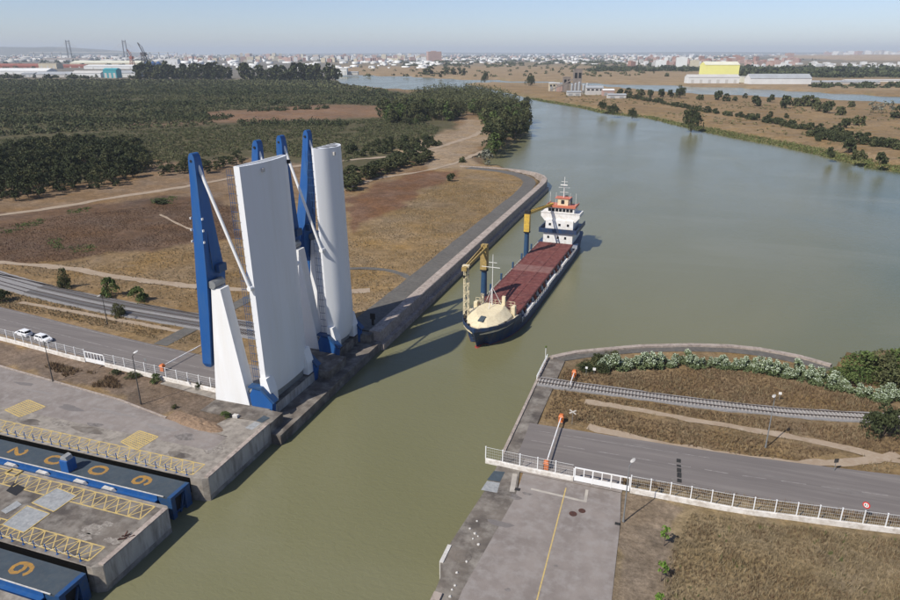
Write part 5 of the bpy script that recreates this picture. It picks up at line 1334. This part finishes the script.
# scrub and grass that nobody could count
def mass(name, label, XY, hgt, rad, leaves_n, size, m, rng, z=None):
    X, Y = XY; n = len(X)
    if n == 0: return
    r_ = rad * rng.uniform(.55, 1.35, n); h = hgt * rng.uniform(.55, 1.4, n)
    a = rng.uniform(0, 2 * math.pi, (n, leaves_n)); u = np.sqrt(rng.uniform(0, 1, (n, leaves_n))); zz = rng.uniform(0.05, 1, (n, leaves_n)) * np.sqrt(1.02 - u * u * .9)
    hz = (landheight(X, Y) if z is None else np.full(n, z)) - .12
    c = np.stack([X[:, None] + r_[:, None] * u * np.cos(a), Y[:, None] + r_[:, None] * u * np.sin(a), hz[:, None] + h[:, None] * zz], -1).reshape(-1, 3)
    V, F_ = leaf_quads(c, size, rng)
    o = link(name, npmesh(name, V, F_, m)); o['kind'] = 'stuff'; o['label'] = label; return o
g2 = np.random.default_rng(5)
scr_near = [(-120, 200), (0, 186), (150, 168), (245, 150), (300, 158), (345, 162), (380, 150), (430, 140), (440, 128), (400, 118), (330, 122), (230, 126), (120, 132), (0, 140), (-120, 150)]
X, Y = scatter(scr_near, 4.3, g2, 1.4); X, Y = keep(X, Y, 28, .30, 3)
mass('scrub', 'olive scrub covering the near part of left field', (X, Y), 2.1, 2.0, 32, .34, LF_SCRUB, g2)
scr_mid = [(-120, 142), (0, 136), (120, 130), (215, 125), (205, 112), (330, 104), (400, 106), (430, 100), (390, 92), (340, 88), (200, 84), (0, 84), (-120, 90)]
X, Y = scatter(scr_mid, 6.6, g2, 1.4); X, Y = keep(X, Y, 42, .26, 8)
mass('scrub', 'olive scrub covering the middle of left field', (X, Y), 2.3, 2.9, 20, .65, LF_SCRUB, g2)
X, Y = scatter(scr_mid, 15, g2, 1.4); X, Y = keep(X, Y, 70, .52, 31)
mass('scrub', 'darker taller scrub in lines across left field', (X, Y), 4.4, 4.6, 34, .95, LF_DARK, g2)
scr_far = [(-150, 84.5), (340, 82), (390, 91), (340, 88.5), (200, 85), (-150, 86)]
X, Y = scatter([(-100, 79.3), (330, 80.5), (345, 85), (390, 91), (200, 86), (-100, 87)], 13, g2, 1.4)
mass('scrub', 'scrub at the far end of left field', (X, Y), 3.2, 5.2, 16, 1.7, LF_SCRUB, g2)
mass('tree_mass', 'far trees of the grove at the river bend', GROVE_REST, 13.5, 5.2, 90, .75, LF_OLIVE, g2)
for poly in ([(-30, 119), (60, 118), (130, 120), (130, 123.5), (60, 123), (-30, 125)], [(150, 118), (232, 116), (232, 120), (150, 122)], [(240, 121.5), (300, 122), (348, 122.5), (348, 126.5), (240, 126)], [(-30, 107), (70, 104), (200, 103), (200, 105), (70, 106.5), (-30, 110)], [(60, 94), (330, 92), (330, 93.3), (60, 95.6)], [(250, 110), (330, 107.5), (330, 109), (250, 112)]):
    X, Y = scatter(poly, 7.5, g2, 1.5); X, Y = keep(X, Y, 30, .32, 13); mass('shrub_line', 'dark line of taller shrubs across the left scrub field', (X, Y), 4.2, 3.8, 46, .62, LF_DARK, g2)
# strips of green weeds in the brown field
for poly in ([(0, 228), (45, 218), (48, 222), (0, 236)], [(62, 211), (90, 207), (88, 214), (66, 214)], [(150, 199), (176, 196), (176, 203), (152, 204)], [(48, 240), (60, 238), (64, 250), (52, 250)], [(70, 247), (95, 245), (95, 252), (72, 253)]):
    X, Y = scatter(poly, 1.7, g2, 1.5); X, Y = keep(X, Y, 4, .35, 5); mass('weed_patch', 'green weeds in the brown field at left', (X, Y), .6, 1.1, 26, .15, LF_GREEN, g2)
# far bank weeds and reeds
X, Y = scatter([(690, 131), (733, 139.5), (767, 145.5), (813, 155.5), (867, 169), (910, 176), (910, 166), (867, 158), (813, 147), (767, 138), (733, 133), (690, 126)], 1.9, g2, 1.3, -3.2); hz = landheight(X, Y); k_ = (hz > -4.2) & (hz < -2.0)
mass('reeds', 'green reeds along the waterline of the far bank', (X[k_], Y[k_]), 1.5, 1.5, 14, .34, REED, g2)
X, Y = scatter([(560, 88), (640, 96), (900, 110), (900, 160), (700, 120), (560, 100)], 11, g2, 1.5); X, Y = keep(X, Y, 40, .5, 77)
mass('scrub', 'low dry scrub dotted over the far bank', (X, Y), 1.1, 1.7, 14, .5, LF_DRY, g2)
X, Y = scatter([(498, 95), (541, 104), (602, 116), (650, 121), (691, 132), (691, 126), (650, 116), (602, 110), (541, 99)], 2.6, g2, 1.3, -3.2); hz = landheight(X, Y); k_ = (hz > -4.1) & (hz < -2.8)
mass('reeds', 'reeds below the concrete plant bank', (X[k_], Y[k_]), 1.3, 1.5, 10, .5, REED, g2)
# dry grass on the right bank
def grass(name, label, poly, spacing, hgt, m, lo=.0, scale=6, seed=1, wid=.05, blades=5):
    X, Y = scatter(poly, spacing, g2, 1.6)
    if lo: X, Y = keep(X, Y, scale, lo, seed)
    ok_ = ~((X > -23) & (X < -17.0)) 
    for pts_, w_ in CLEAR:
        for (x0, y0), (x1, y1) in zip(pts_[:-1], pts_[1:]):
            dx, dy = x1 - x0, y1 - y0; t = np.clip(((X - x0) * dx + (Y - y0) * dy) / (dx * dx + dy * dy), 0, 1); ok_ &= np.hypot(X - x0 - t * dx, Y - y0 - t * dy) > w_ / 2
    X, Y = X[ok_], Y[ok_]
    n = len(X); zz = landheight(X, Y) - .12
    b = blades; a = g2.uniform(0, 2 * math.pi, (n, b)); h = hgt * g2.uniform(.45, 1.3, (n, b)) * (.6 + .8 * fbm(X / 5, Y / 5, 9))[:, None]; r_ = g2.uniform(.02, .22, (n, b))
    bx = X[:, None] + r_ * np.cos(a); by = Y[:, None] + r_ * np.sin(a); tilt = g2.normal(size=(n, b, 2)) * .3 * h[..., None]
    pa = g2.uniform(0, math.pi, (n, b)); wx = wid * np.cos(pa); wy = wid * np.sin(pa); Z = np.broadcast_to(zz[:, None], bx.shape)
    V = np.stack([np.stack([bx - wx, by - wy, Z], -1), np.stack([bx + wx, by + wy, Z], -1), np.stack([bx + tilt[..., 0] + wx * .3, by + tilt[..., 1] + wy * .3, Z + h], -1), np.stack([bx + tilt[..., 0] - wx * .3, by + tilt[..., 1] - wy * .3, Z + h], -1)], -2).reshape(-1, 3)
    o = link(name, npmesh(name, V, np.arange(len(V)).reshape(-1, 4), m)); o['kind'] = 'stuff'; o['label'] = label
RG = [(690, 512), (740, 520), (900, 540), (980, 552), (980, 640), (655, 640), (662, 600), (668, 560)]
grass('dry_grass', 'pale dry grass covering the plot in the bottom right', RG, .42, .5, GRASSD, wid=.035)
grass('dry_grass', 'rust brown dry grass patches in the bottom right plot', RG, .5, .45, GRASSR, .52, 4, 5, wid=.035)
grass('dry_grass', 'rust brown dry grass between railway and oleanders', [(556, 366), (600, 375), (700, 368), (760, 374), (840, 393), (910, 410), (910, 416), (800, 410), (640, 391), (551, 379)], .5, .5, GRASSR, wid=.05)
grass('dry_grass', 'pale dry grass between railway and oleanders', [(556, 366), (600, 375), (700, 368), (760, 374), (840, 393), (910, 410), (910, 416), (800, 410), (640, 391), (551, 379)], .6, .5, GRASSD, .5, 5, 7, wid=.05)
grass('dry_grass', 'rust brown dry grass between right road and railway', [(546, 388), (640, 402), (800, 423), (910, 430), (910, 456), (850, 446), (790, 433), (720, 421), (600, 402), (585, 403), (620, 414), (740, 436), (840, 452), (800, 460), (740, 454), (690, 446), (630, 434), (590, 424), (562, 420), (532, 418)], .5, .5, GRASSR, wid=.05)
grass('dry_grass', 'pale dry grass between right road and railway', [(546, 388), (640, 402), (800, 423), (910, 430), (910, 475), (720, 455), (610, 434), (532, 418)], .7, .45, GRASSD, .5, 5, 3, wid=.05)
grass('dry_grass', 'dry grass at the foot of right fence beside the road', [(620, 484), (690, 493), (760, 505), (910, 525), (910, 520), (760, 499), (690, 488), (622, 480)], .32, .55, GRASSR, wid=.045)
grass('dry_grass', 'dry grass on the verge between left road and railway', [(-20, 304), (60, 317), (180, 345), (215, 340), (200, 325), (120, 312), (0, 290), (-20, 290)], .62, .4, GRASSD, .38, 8, 5, wid=.07)
grass('dry_grass', 'rusty weeds in the bare strip below left fence', [(50, 362), (115, 377), (122, 388), (85, 386), (40, 372)], .35, .5, GRASSR, .5, 4, 2, wid=.06)
grass('dry_grass', 'dry grass over the field beyond the left quay', [(345, 245), (440, 182), (525, 180), (530, 186), (385, 300), (345, 320)], 1.0, .34, GRASSD, .35, 10, 6, wid=.08, blades=4)

grass('dry_grass', 'dark brown weeds over the field behind the left railway', [(-40, 236), (0, 226), (60, 216), (190, 202), (235, 206), (238, 238), (150, 247), (60, 261), (-40, 268)], .95, .34, GRASSB, .26, 12, 9, wid=.05, blades=5)
grass('dry_grass', 'pale dry grass over the field behind the left railway', [(-40, 268), (60, 264), (150, 250), (240, 242), (240, 330), (200, 312), (100, 290), (0, 268)], 1.1, .35, GRASSD, .35, 9, 4, wid=.08, blades=4)
grass('green_weeds', 'sparse green weeds in the bottom right plot', RG, 1.1, .42, GRASSG, .56, 3, 14, wid=.04, blades=7)
# ------------------------------------------------------------------ far buildings
def shed(name, label, x0, x1, yb, yt, dpx, wall, roof, cat='warehouse', group=None, gable=.25, doors=0, dm=None, skew=0.0, bays=0, z0=0.0):
    """hall whose front runs between two photograph columns on the ground row yb; depth in metres"""
    a = Vector(P(x0, yb)); b = Vector(P(x1, yb + skew)); c = (a + b) / 2; L_ = (b - a).length
    h = height(tuple(c), (x0 + x1) / 2, yt); rz = math.atan2(b.y - a.y, b.x - a.x)
    t = thing(name, label, cat, (c.x, c.y, z0 - .1), rz, group)
    hw = h * (1 - gable)
    MB().box(-L_ / 2, L_ / 2, 0, dpx, 0, hw).build('wall', wall, t, world=False)
    rf = MB()
    if gable > 0: rf.prism([(-.6, hw), (dpx / 2, h), (dpx + .6, hw), (dpx + .6, hw + .3), (dpx / 2, h + .4), (-.6, hw + .3)], -L_ / 2 - .6, L_ / 2 + .6, 0)
    else: rf.box(-L_ / 2 - .3, L_ / 2 + .3, -.3, dpx + .3, hw, hw + .5)
    rf.build('roof', roof, t, world=False)
    if gable > 0:
        for sx in (-1, 1): MB().prism([(.2, hw), (dpx - .2, hw), (dpx / 2, h - .1)], sx * L_ / 2 - .2, sx * L_ / 2 + .2, 0).build('gable_wall', wall, t, world=False)
    for k in range(doors):
        xx = -L_ / 2 + L_ * (k + .5) / doors; ww = min(3.0, L_ / doors * .3)
        MB().box(xx - ww, xx + ww, -.12, .02, 0, hw * .62).build('door', dm or PLATE, t, world=False)
    for k in range(bays):
        xx = -L_ / 2 + L_ * (k + .5) / bays
        MB().box(xx - L_ / bays * .32, xx + L_ / bays * .32, -.1, .02, hw * .62, hw * .85).build('window', GLASS, t, world=False)
    return t
F_W = mat('far_white', (0.68, 0.68, 0.66), (0.6, 0.6, 0.58), .05, .8)
F_W2 = mat('far_offwhite', (0.52, 0.51, 0.48), (0.46, 0.44, 0.41), .05, .8)
F_GREY = mat('far_grey_roof', (0.36, 0.38, 0.39), (0.3, 0.31, 0.32), .05, .7)
F_CREAM = mat('far_cream', (0.56, 0.49, 0.36), (0.48, 0.42, 0.31), .05, .8)
F_BRICK = mat('far_brick', (0.36, 0.20, 0.155), (0.30, 0.17, 0.13), .05, .85)
F_PINK = mat('far_pink', (0.44, 0.30, 0.255), (0.38, 0.26, 0.22), .05, .85)
F_YEL = mat('far_yellow', (0.80, 0.78, 0.28), (0.75, 0.73, 0.26), .05, .6)
F_PY = mat('far_pale_roof', (0.66, 0.65, 0.52), (0.6, 0.58, 0.46), .05, .7)
F_TEAL = mat('far_teal', (0.06, 0.33, 0.37), (0.05, 0.28, 0.32), .05, .6)
F_BLUE = mat('far_blue', (0.03, 0.09, 0.22), (0.025, 0.07, 0.18), .05, .6)
F_DK = mat('far_dark_steel', (0.055, 0.05, 0.055), (0.075, 0.065, 0.065), .05, .8)
F_BRN = mat('plant_brown', (0.25, 0.215, 0.19), (0.19, 0.165, 0.145), .2, .9)
F_TILE = mat('far_red_roof', (0.30, 0.10, 0.07), (0.24, 0.085, 0.06), .05, .9)
# yellow hall and white warehouses beyond the second channel
shed('warehouse', 'white ribbed warehouse in front of the bright yellow hall', 688, 739, 83.2, 74.5, 26, F_W, F_W2, gable=.3, doors=6, dm=F_W2)
shed('yellow_hall', 'tall bright yellow hall with pale roof, tallest on the far shore', 704, 738, 79, 61.6, 40, F_YEL, F_PY, 'hall', gable=.18)
shed('warehouse', 'long white warehouse with grey roof right of the yellow hall', 750, 811, 84, 74, 30, F_W, F_GREY, gable=.42, doors=5, dm=F_W)
shed('link_building', 'small pale yellow building between the two warehouses', 741, 750, 82.5, 76.3, 14, F_PY, F_W2, 'building', gable=0)
shed('warehouse', 'low grey shed at the far right beyond the second channel', 812, 880, 83.6, 80.6, 20, F_W2, F_GREY, gable=.4)
shed('greenhouse', 'long pale low shed under the dark trees at far right', 845, 915, 81.6, 79.4, 14, F_W, F_W2, gable=.3)
# concrete plant on the far bank
shed('mixing_tower', 'tall brown tower of the concrete plant on the far bank', 573, 581, 92.5, 69, 9, F_BRN, F_BRN, 'tower', gable=0, bays=2)
shed('mixing_tower', 'shorter brown tower left of the tall concrete plant tower', 563, 570, 92, 77, 9, F_BRN, F_BRN, 'tower', gable=0, bays=2)
shed('plant_office', 'cream building at the left end of the concrete plant', 549, 559, 91, 82.5, 9, F_CREAM, F_W2, 'building', gable=.1, doors=2, bays=3)
shed('plant_shed', 'brownish shed between cream building and brown towers', 557, 563, 91.6, 84, 9, F_PINK, F_BRN, 'shed', gable=.2)
shed('plant_hall', 'white hall right of the brown towers', 586, 603, 94.8, 86, 14, F_W2, F_GREY, 'hall', gable=.2, doors=3, dm=F_W2, bays=4)
shed('plant_hall', 'pale pink low hall right of the white hall', 603, 614, 95.6, 89, 12, F_PINK, F_W, 'hall', gable=.2, doors=2)
shed('plant_shed', 'low white shed at the right end of concrete plant', 608, 626, 98.2, 93.8, 10, F_W2, F_GREY, 'shed', gable=.25, doors=2)
shed('plant_shed', 'low white shed in front of the brown towers', 567, 581, 95.8, 91, 8, F_W2, F_GREY, 'shed', gable=.2, doors=2)
for i, x in enumerate((571.5, 575, 578.6, 583, 586.6)):
    b = P(x, 94.4); m_ = mpp(b); t = thing('plant_silo', 'grey silo in the row before the brown towers', 'silo', b, 0, 'silos of the concrete plant')
    MB().lathe([(.2, 3), (1.9, 6), (1.9, 14 + (i % 3) * 1.8), (.8, 15.2 + (i % 3) * 1.8), (.1, 15.4 + (i % 3) * 1.8)], 14).build('drum', F_GREY, t, world=False, smooth=False)
    lg = MB()
    for k in range(4): a = k * 1.57 + .78; lg.bar((1.5 * math.cos(a), 1.5 * math.sin(a), 0), (1.5 * math.cos(a), 1.5 * math.sin(a), 6.2), .3, .3)
    lg.build('leg_frame', F_GREY, t, world=False)
b = P(566, 92); cvt = thing('conveyor', 'inclined conveyor gantry rising to the tall brown tower', 'conveyor', b)
MB().bar((-26, -3, 2), (12, 2, 21), 2.0, 2.0).build('gantry', F_BRN, cvt, world=False)
MB().bar((-10, -1, 0), (-10, -1, 10), .7, .7).bar((2, .5, 0), (2, .5, 16), .7, .7).build('trestle', F_BRN, cvt, world=False)
# factory sheds on the left
for x0, x1, yb, yt, d, wl_, rf_, lab, gb in ((-20, 47, 74.0, 68.3, 60, F_W, F_W, 'white low factory shed at the far left edge', .45),
                                            (22, 34, 77.0, 72.5, 30, F_GREY, F_GREY, 'grey shed at the left before the scrub field', .2),
                                            (36, 72, 77.2, 71.8, 40, F_W2, F_GREY, 'grey white shed in the middle of the left factory', .45),
                                            (72, 101, 77.4, 70.8, 40, F_W, F_W2, 'white shed just left of the teal building', .35),
                                            (104, 117, 77.8, 68.2, 30, F_TEAL, F_TEAL, 'teal blue factory building', .15),
                                            (118, 140, 77.2, 70.5, 40, F_W, F_GREY, 'pale shed right of the teal building', .35),
                                            (39, 57, 68.6, 63.2, 50, F_CREAM, F_CREAM, 'cream factory block behind the white shed', .05),
                                            (-10, 40, 67.5, 63.6, 60, F_TILE, F_TILE, 'long red roofed shed at the far left', .5),
                                            (57, 84, 67.6, 64.4, 70, F_TILE, F_TILE, 'red roofed shed right of the cream block', .4),
                                            (84, 140, 69.0, 64.8, 90, F_W, F_W, 'long white factory hall below the beige roof', .3),
                                            (70, 142, 65.0, 60.6, 120, F_CREAM, F_PY, 'largest beige roofed hall of the factory', .5),
                                            (40, 88, 61.0, 58.0, 120, F_W2, F_BRN, 'brown roofed hall behind the beige hall', .6),
                                            (166, 178, 66, 58.6, 40, F_W, F_W2, 'white blocky building right of the blue silos', .1),
                                            (176, 192, 68, 64.0, 40, F_W, F_W2, 'low white building right of the blue silos', .2),
                                            (337, 347, 75, 67.8, 24, F_W, F_W2, 'white waterside shed at the end of the right tree belt', .1),
                                            (347, 358, 74.8, 71.5, 20, F_W2, F_GREY, 'low pale jetty shed on the wide channel', .2)):
    shed('factory_shed', lab, x0, x1, yb, yt, d, wl_, rf_, 'factory', gable=gb, doors=3, dm=F_W2)
for i, x in enumerate((148.5, 154, 159.5)):
    b = P(x, 71); m_ = mpp(b); h = height(b, x, 61)
    t = thing('storage_silo', 'dark blue conical topped silo by the factory', 'silo', b, 0, 'blue silos by the factory')
    MB().lathe([(m_ * 2.6, 0), (m_ * 2.6, h * .75), (m_ * .4, h), (.1, h)], 16).build('tank', F_BLUE, t, world=False)
    MB().lathe([(m_ * 2.64, h * .74), (m_ * 2.64, h * .77)], 16).build('rim_band', F_DK, t, world=False)
# cable-stayed bridge far off
by = 59.0; A = Vector(P(70.5, by)); Bp = Vector(P(126.5, by)); ax = (Bp - A).normalized(); hp_ = height(tuple(A), 69, 40)
cb = thing('cable_stayed_bridge', 'dark H shaped towers of a cable stayed bridge on the left skyline', 'bridge', A)
nrm_ = Vector((-ax.y, ax.x, 0))
zd = hp_ * .36
for T in (A, Bp):
    o = T - A; tw = MB()
    for sd in (-1, 1): tw.hexa([o + nrm_ * sd * 15 + ax * (p_ + sd * 13) + nrm_ * q_ for p_, q_ in ((-5, -3), (5, -3), (5, 3), (-5, 3))] + [o + nrm_ * sd * 12 + ax * (p_ + sd * 10) + nrm_ * q_ + Vector((0, 0, hp_)) for p_, q_ in ((-4, -3), (4, -3), (4, 3), (-4, 3))])
    for z in (zd - 3, hp_ * .93): tw.bar(o - nrm_ * 13 - ax * 11 + Vector((0, 0, z)), o + nrm_ * 13 + ax * 11 + Vector((0, 0, z)), 7, 7)
    tw.build('tower', F_DK, cb, world=False)
    cbl = MB()
    for sg in (-1, 1):
        for k in range(1, 9):
            for sd in (-1, 1):
                cbl.tube(o + nrm_ * sd * 9 + Vector((0, 0, hp_ * (.98 - .02 * (8 - k)))), o + nrm_ * sd * 12 + ax * sg * k * 22 + Vector((0, 0, zd)), .45, n=4, caps=False)
    cbl.build('stay_cables', F_W2, cb, world=False)
dk_ = MB(); dk_.bar(-ax * 420 + Vector((0, 0, zd)), (Bp - A) + ax * 520 + Vector((0, 0, zd)), 26, 4); dk_.build('road_deck', F_W2, cb, world=False)
for k in range(-4, 14):
    if 0 <= k <= 8: continue
    o = ax * k * 95; MB().box(o.x - 4, o.x + 4, o.y - 4, o.y + 4, 0, zd - 2).build('pier', F_W2, cb, world=False)
# harbour cranes
def harbour_crane(label, x, yb, yt, m):
    b = P(x, yb); h = height(b, x, yt); t = thing('harbour_crane', label, 'crane', b)
    tw = MB(); w_ = h * .11
    for sx in (-1, 1):
        for sy in (-1, 1): tw.bar((sx * w_, sy * w_, 0), (sx * w_ * .4, sy * w_ * .4, h * .55), h * .03, h * .03)
    for k in range(5):
        z = h * .11 * k; s_ = w_ * (1 - .6 * k / 5); tw.bar((-s_, -s_, z), (s_, -s_, z + h * .11), h * .018, h * .018); tw.bar((s_, s_, z), (-s_, s_, z + h * .11), h * .018, h * .018)
    tw.build('portal', m, t, world=False)
    MB().box(-w_ * .9, w_ * .9, -w_ * .7, w_ * .7, h * .5, h * .62).build('machine_house', m, t, world=False)
    MB().bar((0, 0, h * .58), (-w_ * 1.6, -w_ * .4, h), h * .03, h * .03).bar((0, 0, h * .62), (w_ * 1.9, 0, h * .52), h * .03, h * .03).bar((w_ * .6, 0, h * .62), (-w_ * .2, 0, h * .84), h * .02, h * .02).bar((-w_ * .2, 0, h * .84), (-w_ * 1.6, -w_ * .4, h), h * .015, h * .015).build('boom', m, t, world=False)
harbour_crane('dark lattice harbour crane with raised boom beside the blue silos', 145.5, 68, 42.5, F_DK)
harbour_crane('reddish harbour crane left of the blue silos', 133, 68, 49, F_TILE)

# ------------------------------------------------------------------ the far city
def block_mesh(m, top):
    mb = MB().box(-.5, .5, -.5, .5, 0, 1).box(-.5, -.46, -.5, .5, 1, 1.04).box(.46, .5, -.5, .5, 1, 1.04).box(-.46, .46, -.5, -.46, 1, 1.04).box(-.2, .15, -.2, .2, 1, 1.1)
    return mb.mesh('city_block', m)
BM = {k: block_mesh(m, None) for k, m in dict(w=F_W, o=F_W2, b=F_BRICK, p=F_PINK, c=F_CREAM).items()}
LAB = {'w': 'white block', 'o': 'pale grey block', 'b': 'brick red block', 'p': 'pinkish block', 'c': 'cream block'}
def city_block(k, x, yb, wpx, hpx, where, group, label=None, name='city_block'):
    b = P(x, yb); m_ = mpp(b); d_ = math.hypot(b[0], b[1])
    px_, py_ = project(np.array(b[0]), np.array(b[1]), 0.0)
    zr = 0
    r_ = math.hypot(b[0], b[1]); zr = max(0, min(1, (r_ - 5200) / 3500)) * max(0, min(1, (x - 700) / 160)) * 38
    o = link(name, BM[k], None, (b[0], b[1], -.3 + zr), YAW + random.uniform(-.35, .35))
    o.scale = (wpx * m_, wpx * m_ * random.uniform(.5, 1.0), hpx * m_)
    return tag(o, label or (LAB[k] + ' ' + where), 'building', group)
city_block('p', 434, 62.0, 13.5, 9.6, '', None, 'widest pink slab block standing alone on the middle skyline', 'apartment_block')
city_block('w', 660.5, 67.4, 10, 6.4, '', None, 'left one of the two white blocks left of the yellow hall', 'apartment_block')
city_block('w', 681, 66.8, 10, 8.4, '', None, 'right and taller of the two white blocks left of the yellow hall', 'apartment_block')
city_block('c', 694, 67, 8, 6, '', None, 'cream block just left of the yellow hall', 'apartment_block')
rc = random.Random(3)
for i in range(150):
    x = rc.uniform(180, 438); yb = rc.uniform(57.5, 62.5); city_block(rc.choice('wopcpbc'), x, yb, rc.uniform(2.5, 6), rc.uniform(1.8, 4.2), 'in the dense city skyline left of the pink slab block', 'left city skyline')
for i in range(120):
    x = rc.uniform(625, 800); yb = rc.uniform(60, 66); city_block(rc.choice('bpbpbpwo'), x, yb, rc.uniform(2.5, 6), rc.uniform(2.0, 4.6), 'of the red town behind the yellow hall', 'town behind the yellow hall')
for i in range(60):
    x = rc.uniform(745, 905); yb = rc.uniform(64.2, 67.6); city_block(rc.choice('wwwo'), x, yb, rc.uniform(2.2, 5), rc.uniform(1.3, 2.6), 'in the low row of houses above the dark trees at right', 'low houses at right')
for i in range(40):
    x = rc.uniform(825, 905); yb = rc.uniform(55.6, 57.0); city_block(rc.choice('wwop'), x, yb, rc.uniform(1.8, 5), rc.uniform(1.4, 2.8), 'on the pale ridge at the right horizon', 'houses on the right ridge')
def citymass(name, label, n, fx, fy, wr, hr, m, rng):
    V = []; Fs = []
    base = np.array([(-.5, -.5, 0), (.5, -.5, 0), (.5, .5, 0), (-.5, .5, 0), (-.5, -.5, 1), (.5, -.5, 1), (.5, .5, 1), (-.5, .5, 1)]); bf = np.array([(4, 5, 6, 7), (0, 1, 5, 4), (1, 2, 6, 5), (2, 3, 7, 6), (3, 0, 4, 7)])
    for i in range(n):
        b = P(rng.uniform(*fx), rng.uniform(*fy)); m_ = mpp(b); a = rng.uniform(0, 3.14); c_, s_ = math.cos(a), math.sin(a)
        q = base * [rng.uniform(*wr) * m_, rng.uniform(*wr) * m_ * .6, rng.uniform(*hr) * m_]
        V.append(np.stack([q[:, 0] * c_ - q[:, 1] * s_ + b[0], q[:, 0] * s_ + q[:, 1] * c_ + b[1], q[:, 2] - .3], 1)); Fs.append(bf + 8 * i)
    o = link(name, npmesh(name, np.concatenate(V), np.concatenate(Fs), m)); o['kind'] = 'stuff'; o['label'] = label
for m, n, lab in ((F_W, 360, 'far white houses of the city plain'), (F_PINK, 520, 'far pink houses of the city plain'), (F_W2, 620, 'far grey houses of the city plain'), (F_CREAM, 260, 'far cream houses of the city plain')):
    citymass('city_mass', lab, n, (-60, 960), (55.0, 60.5), (.8, 3.2), (.5, 1.7), m, g2)
for m, n, lab in ((F_W, 90, 'low white sheds on the middle plain'), (F_W2, 90, 'low grey sheds on the middle plain')):
    citymass('city_mass', lab, n, (360, 660), (58.5, 64.5), (2, 8), (.6, 1.6), m, g2)
citymass('city_mass', 'white yards and sheds behind the left tree belts', 110, (180, 440), (61.5, 68.5), (2, 9), (.8, 2.2), F_W, g2)
citymass('city_mass', 'white sheds behind the left factory', 90, (-40, 180), (57.5, 62), (3, 12), (.8, 2.0), F_W2, g2)
# tree masses of the plain
def treemass(label, n, fx, fy, hpx, wpx, m, leaves_n=30, slope=0.0):
    X = []; Y = []; H_ = []; W_ = []
    for i in range(n):
        x = g2.uniform(*fx); b = P(x, g2.uniform(*fy) + (x - fx[0]) * slope); m_ = mpp(b); X.append(b[0]); Y.append(b[1]); H_.append(hpx * m_ * g2.uniform(.6, 1.3)); W_.append(wpx * m_ * g2.uniform(.6, 1.3))
    X, Y, H_, W_ = map(np.array, (X, Y, H_, W_)); k = leaves_n
    a = g2.uniform(0, 6.28, (n, k)); u = np.sqrt(g2.uniform(0, 1, (n, k))); z = g2.uniform(.05, 1, (n, k)) * np.sqrt(1.02 - .9 * u * u)
    c = np.stack([X[:, None] + W_[:, None] / 2 * u * np.cos(a), Y[:, None] + W_[:, None] / 2 * u * np.sin(a), H_[:, None] * z], -1).reshape(-1, 3)
    V, F_ = leaf_quads(c, np.repeat(W_ * .16, k), g2); o = link('tree_mass', npmesh('tree_mass', V, F_, m)); o['kind'] = 'stuff'; o['label'] = label
treemass('dark wood behind the warehouses at far right', 260, (740, 930), (69.5, 77.5), 4.2, 9, LF_DARK)
treemass('dark wood strip left of the yellow hall', 120, (590, 745), (67.8, 71.5), 2.4, 7, LF_DARK)
treemass('green lines of trees on the middle plain', 170, (400, 660), (61, 66.5), 1.8, 5, LF_OLIVE)
treemass('dotted bushes on the tan fields beyond the channel', 130, (360, 690), (66.5, 77), 2.2, 4, LF_OLIVE, 22)
treemass('trees among the far city', 420, (-60, 960), (56, 61.5), 1.5, 4, LF_DARK, 18)
treemass('trees in front of the left factory', 40, (0, 140), (77.6, 78.6), 3.2, 5, LF_DARK)
treemass('trees among the factory sheds', 60, (0, 180), (60, 69), 1.8, 4, LF_DARK)
treemass('bushes behind the right far shore', 60, (810, 930), (84, 88), 2.6, 6, LF_DARK)

# ------------------------------------------------------------------ air
hzm = bpy.data.materials.new('haze_air'); hzm.use_nodes = True
nt = hzm.node_tree; nt.nodes.remove(nt.nodes['Principled BSDF'])
pv = nt.nodes.new('ShaderNodeVolumePrincipled'); pv.inputs['Color'].default_value = (0.84, 0.92, 1.0, 1); pv.inputs['Density'].default_value = 0.00006; pv.inputs['Anisotropy'].default_value = 0.0
nt.links.new(pv.outputs[0], nt.nodes['Material Output'].inputs['Volume'])
hb = MB().box(-41000, 41000, -41000, 41000, -12, 330).build('haze', hzm)
struct(hb, 'stuff', 'thin bluish haze over the plain')
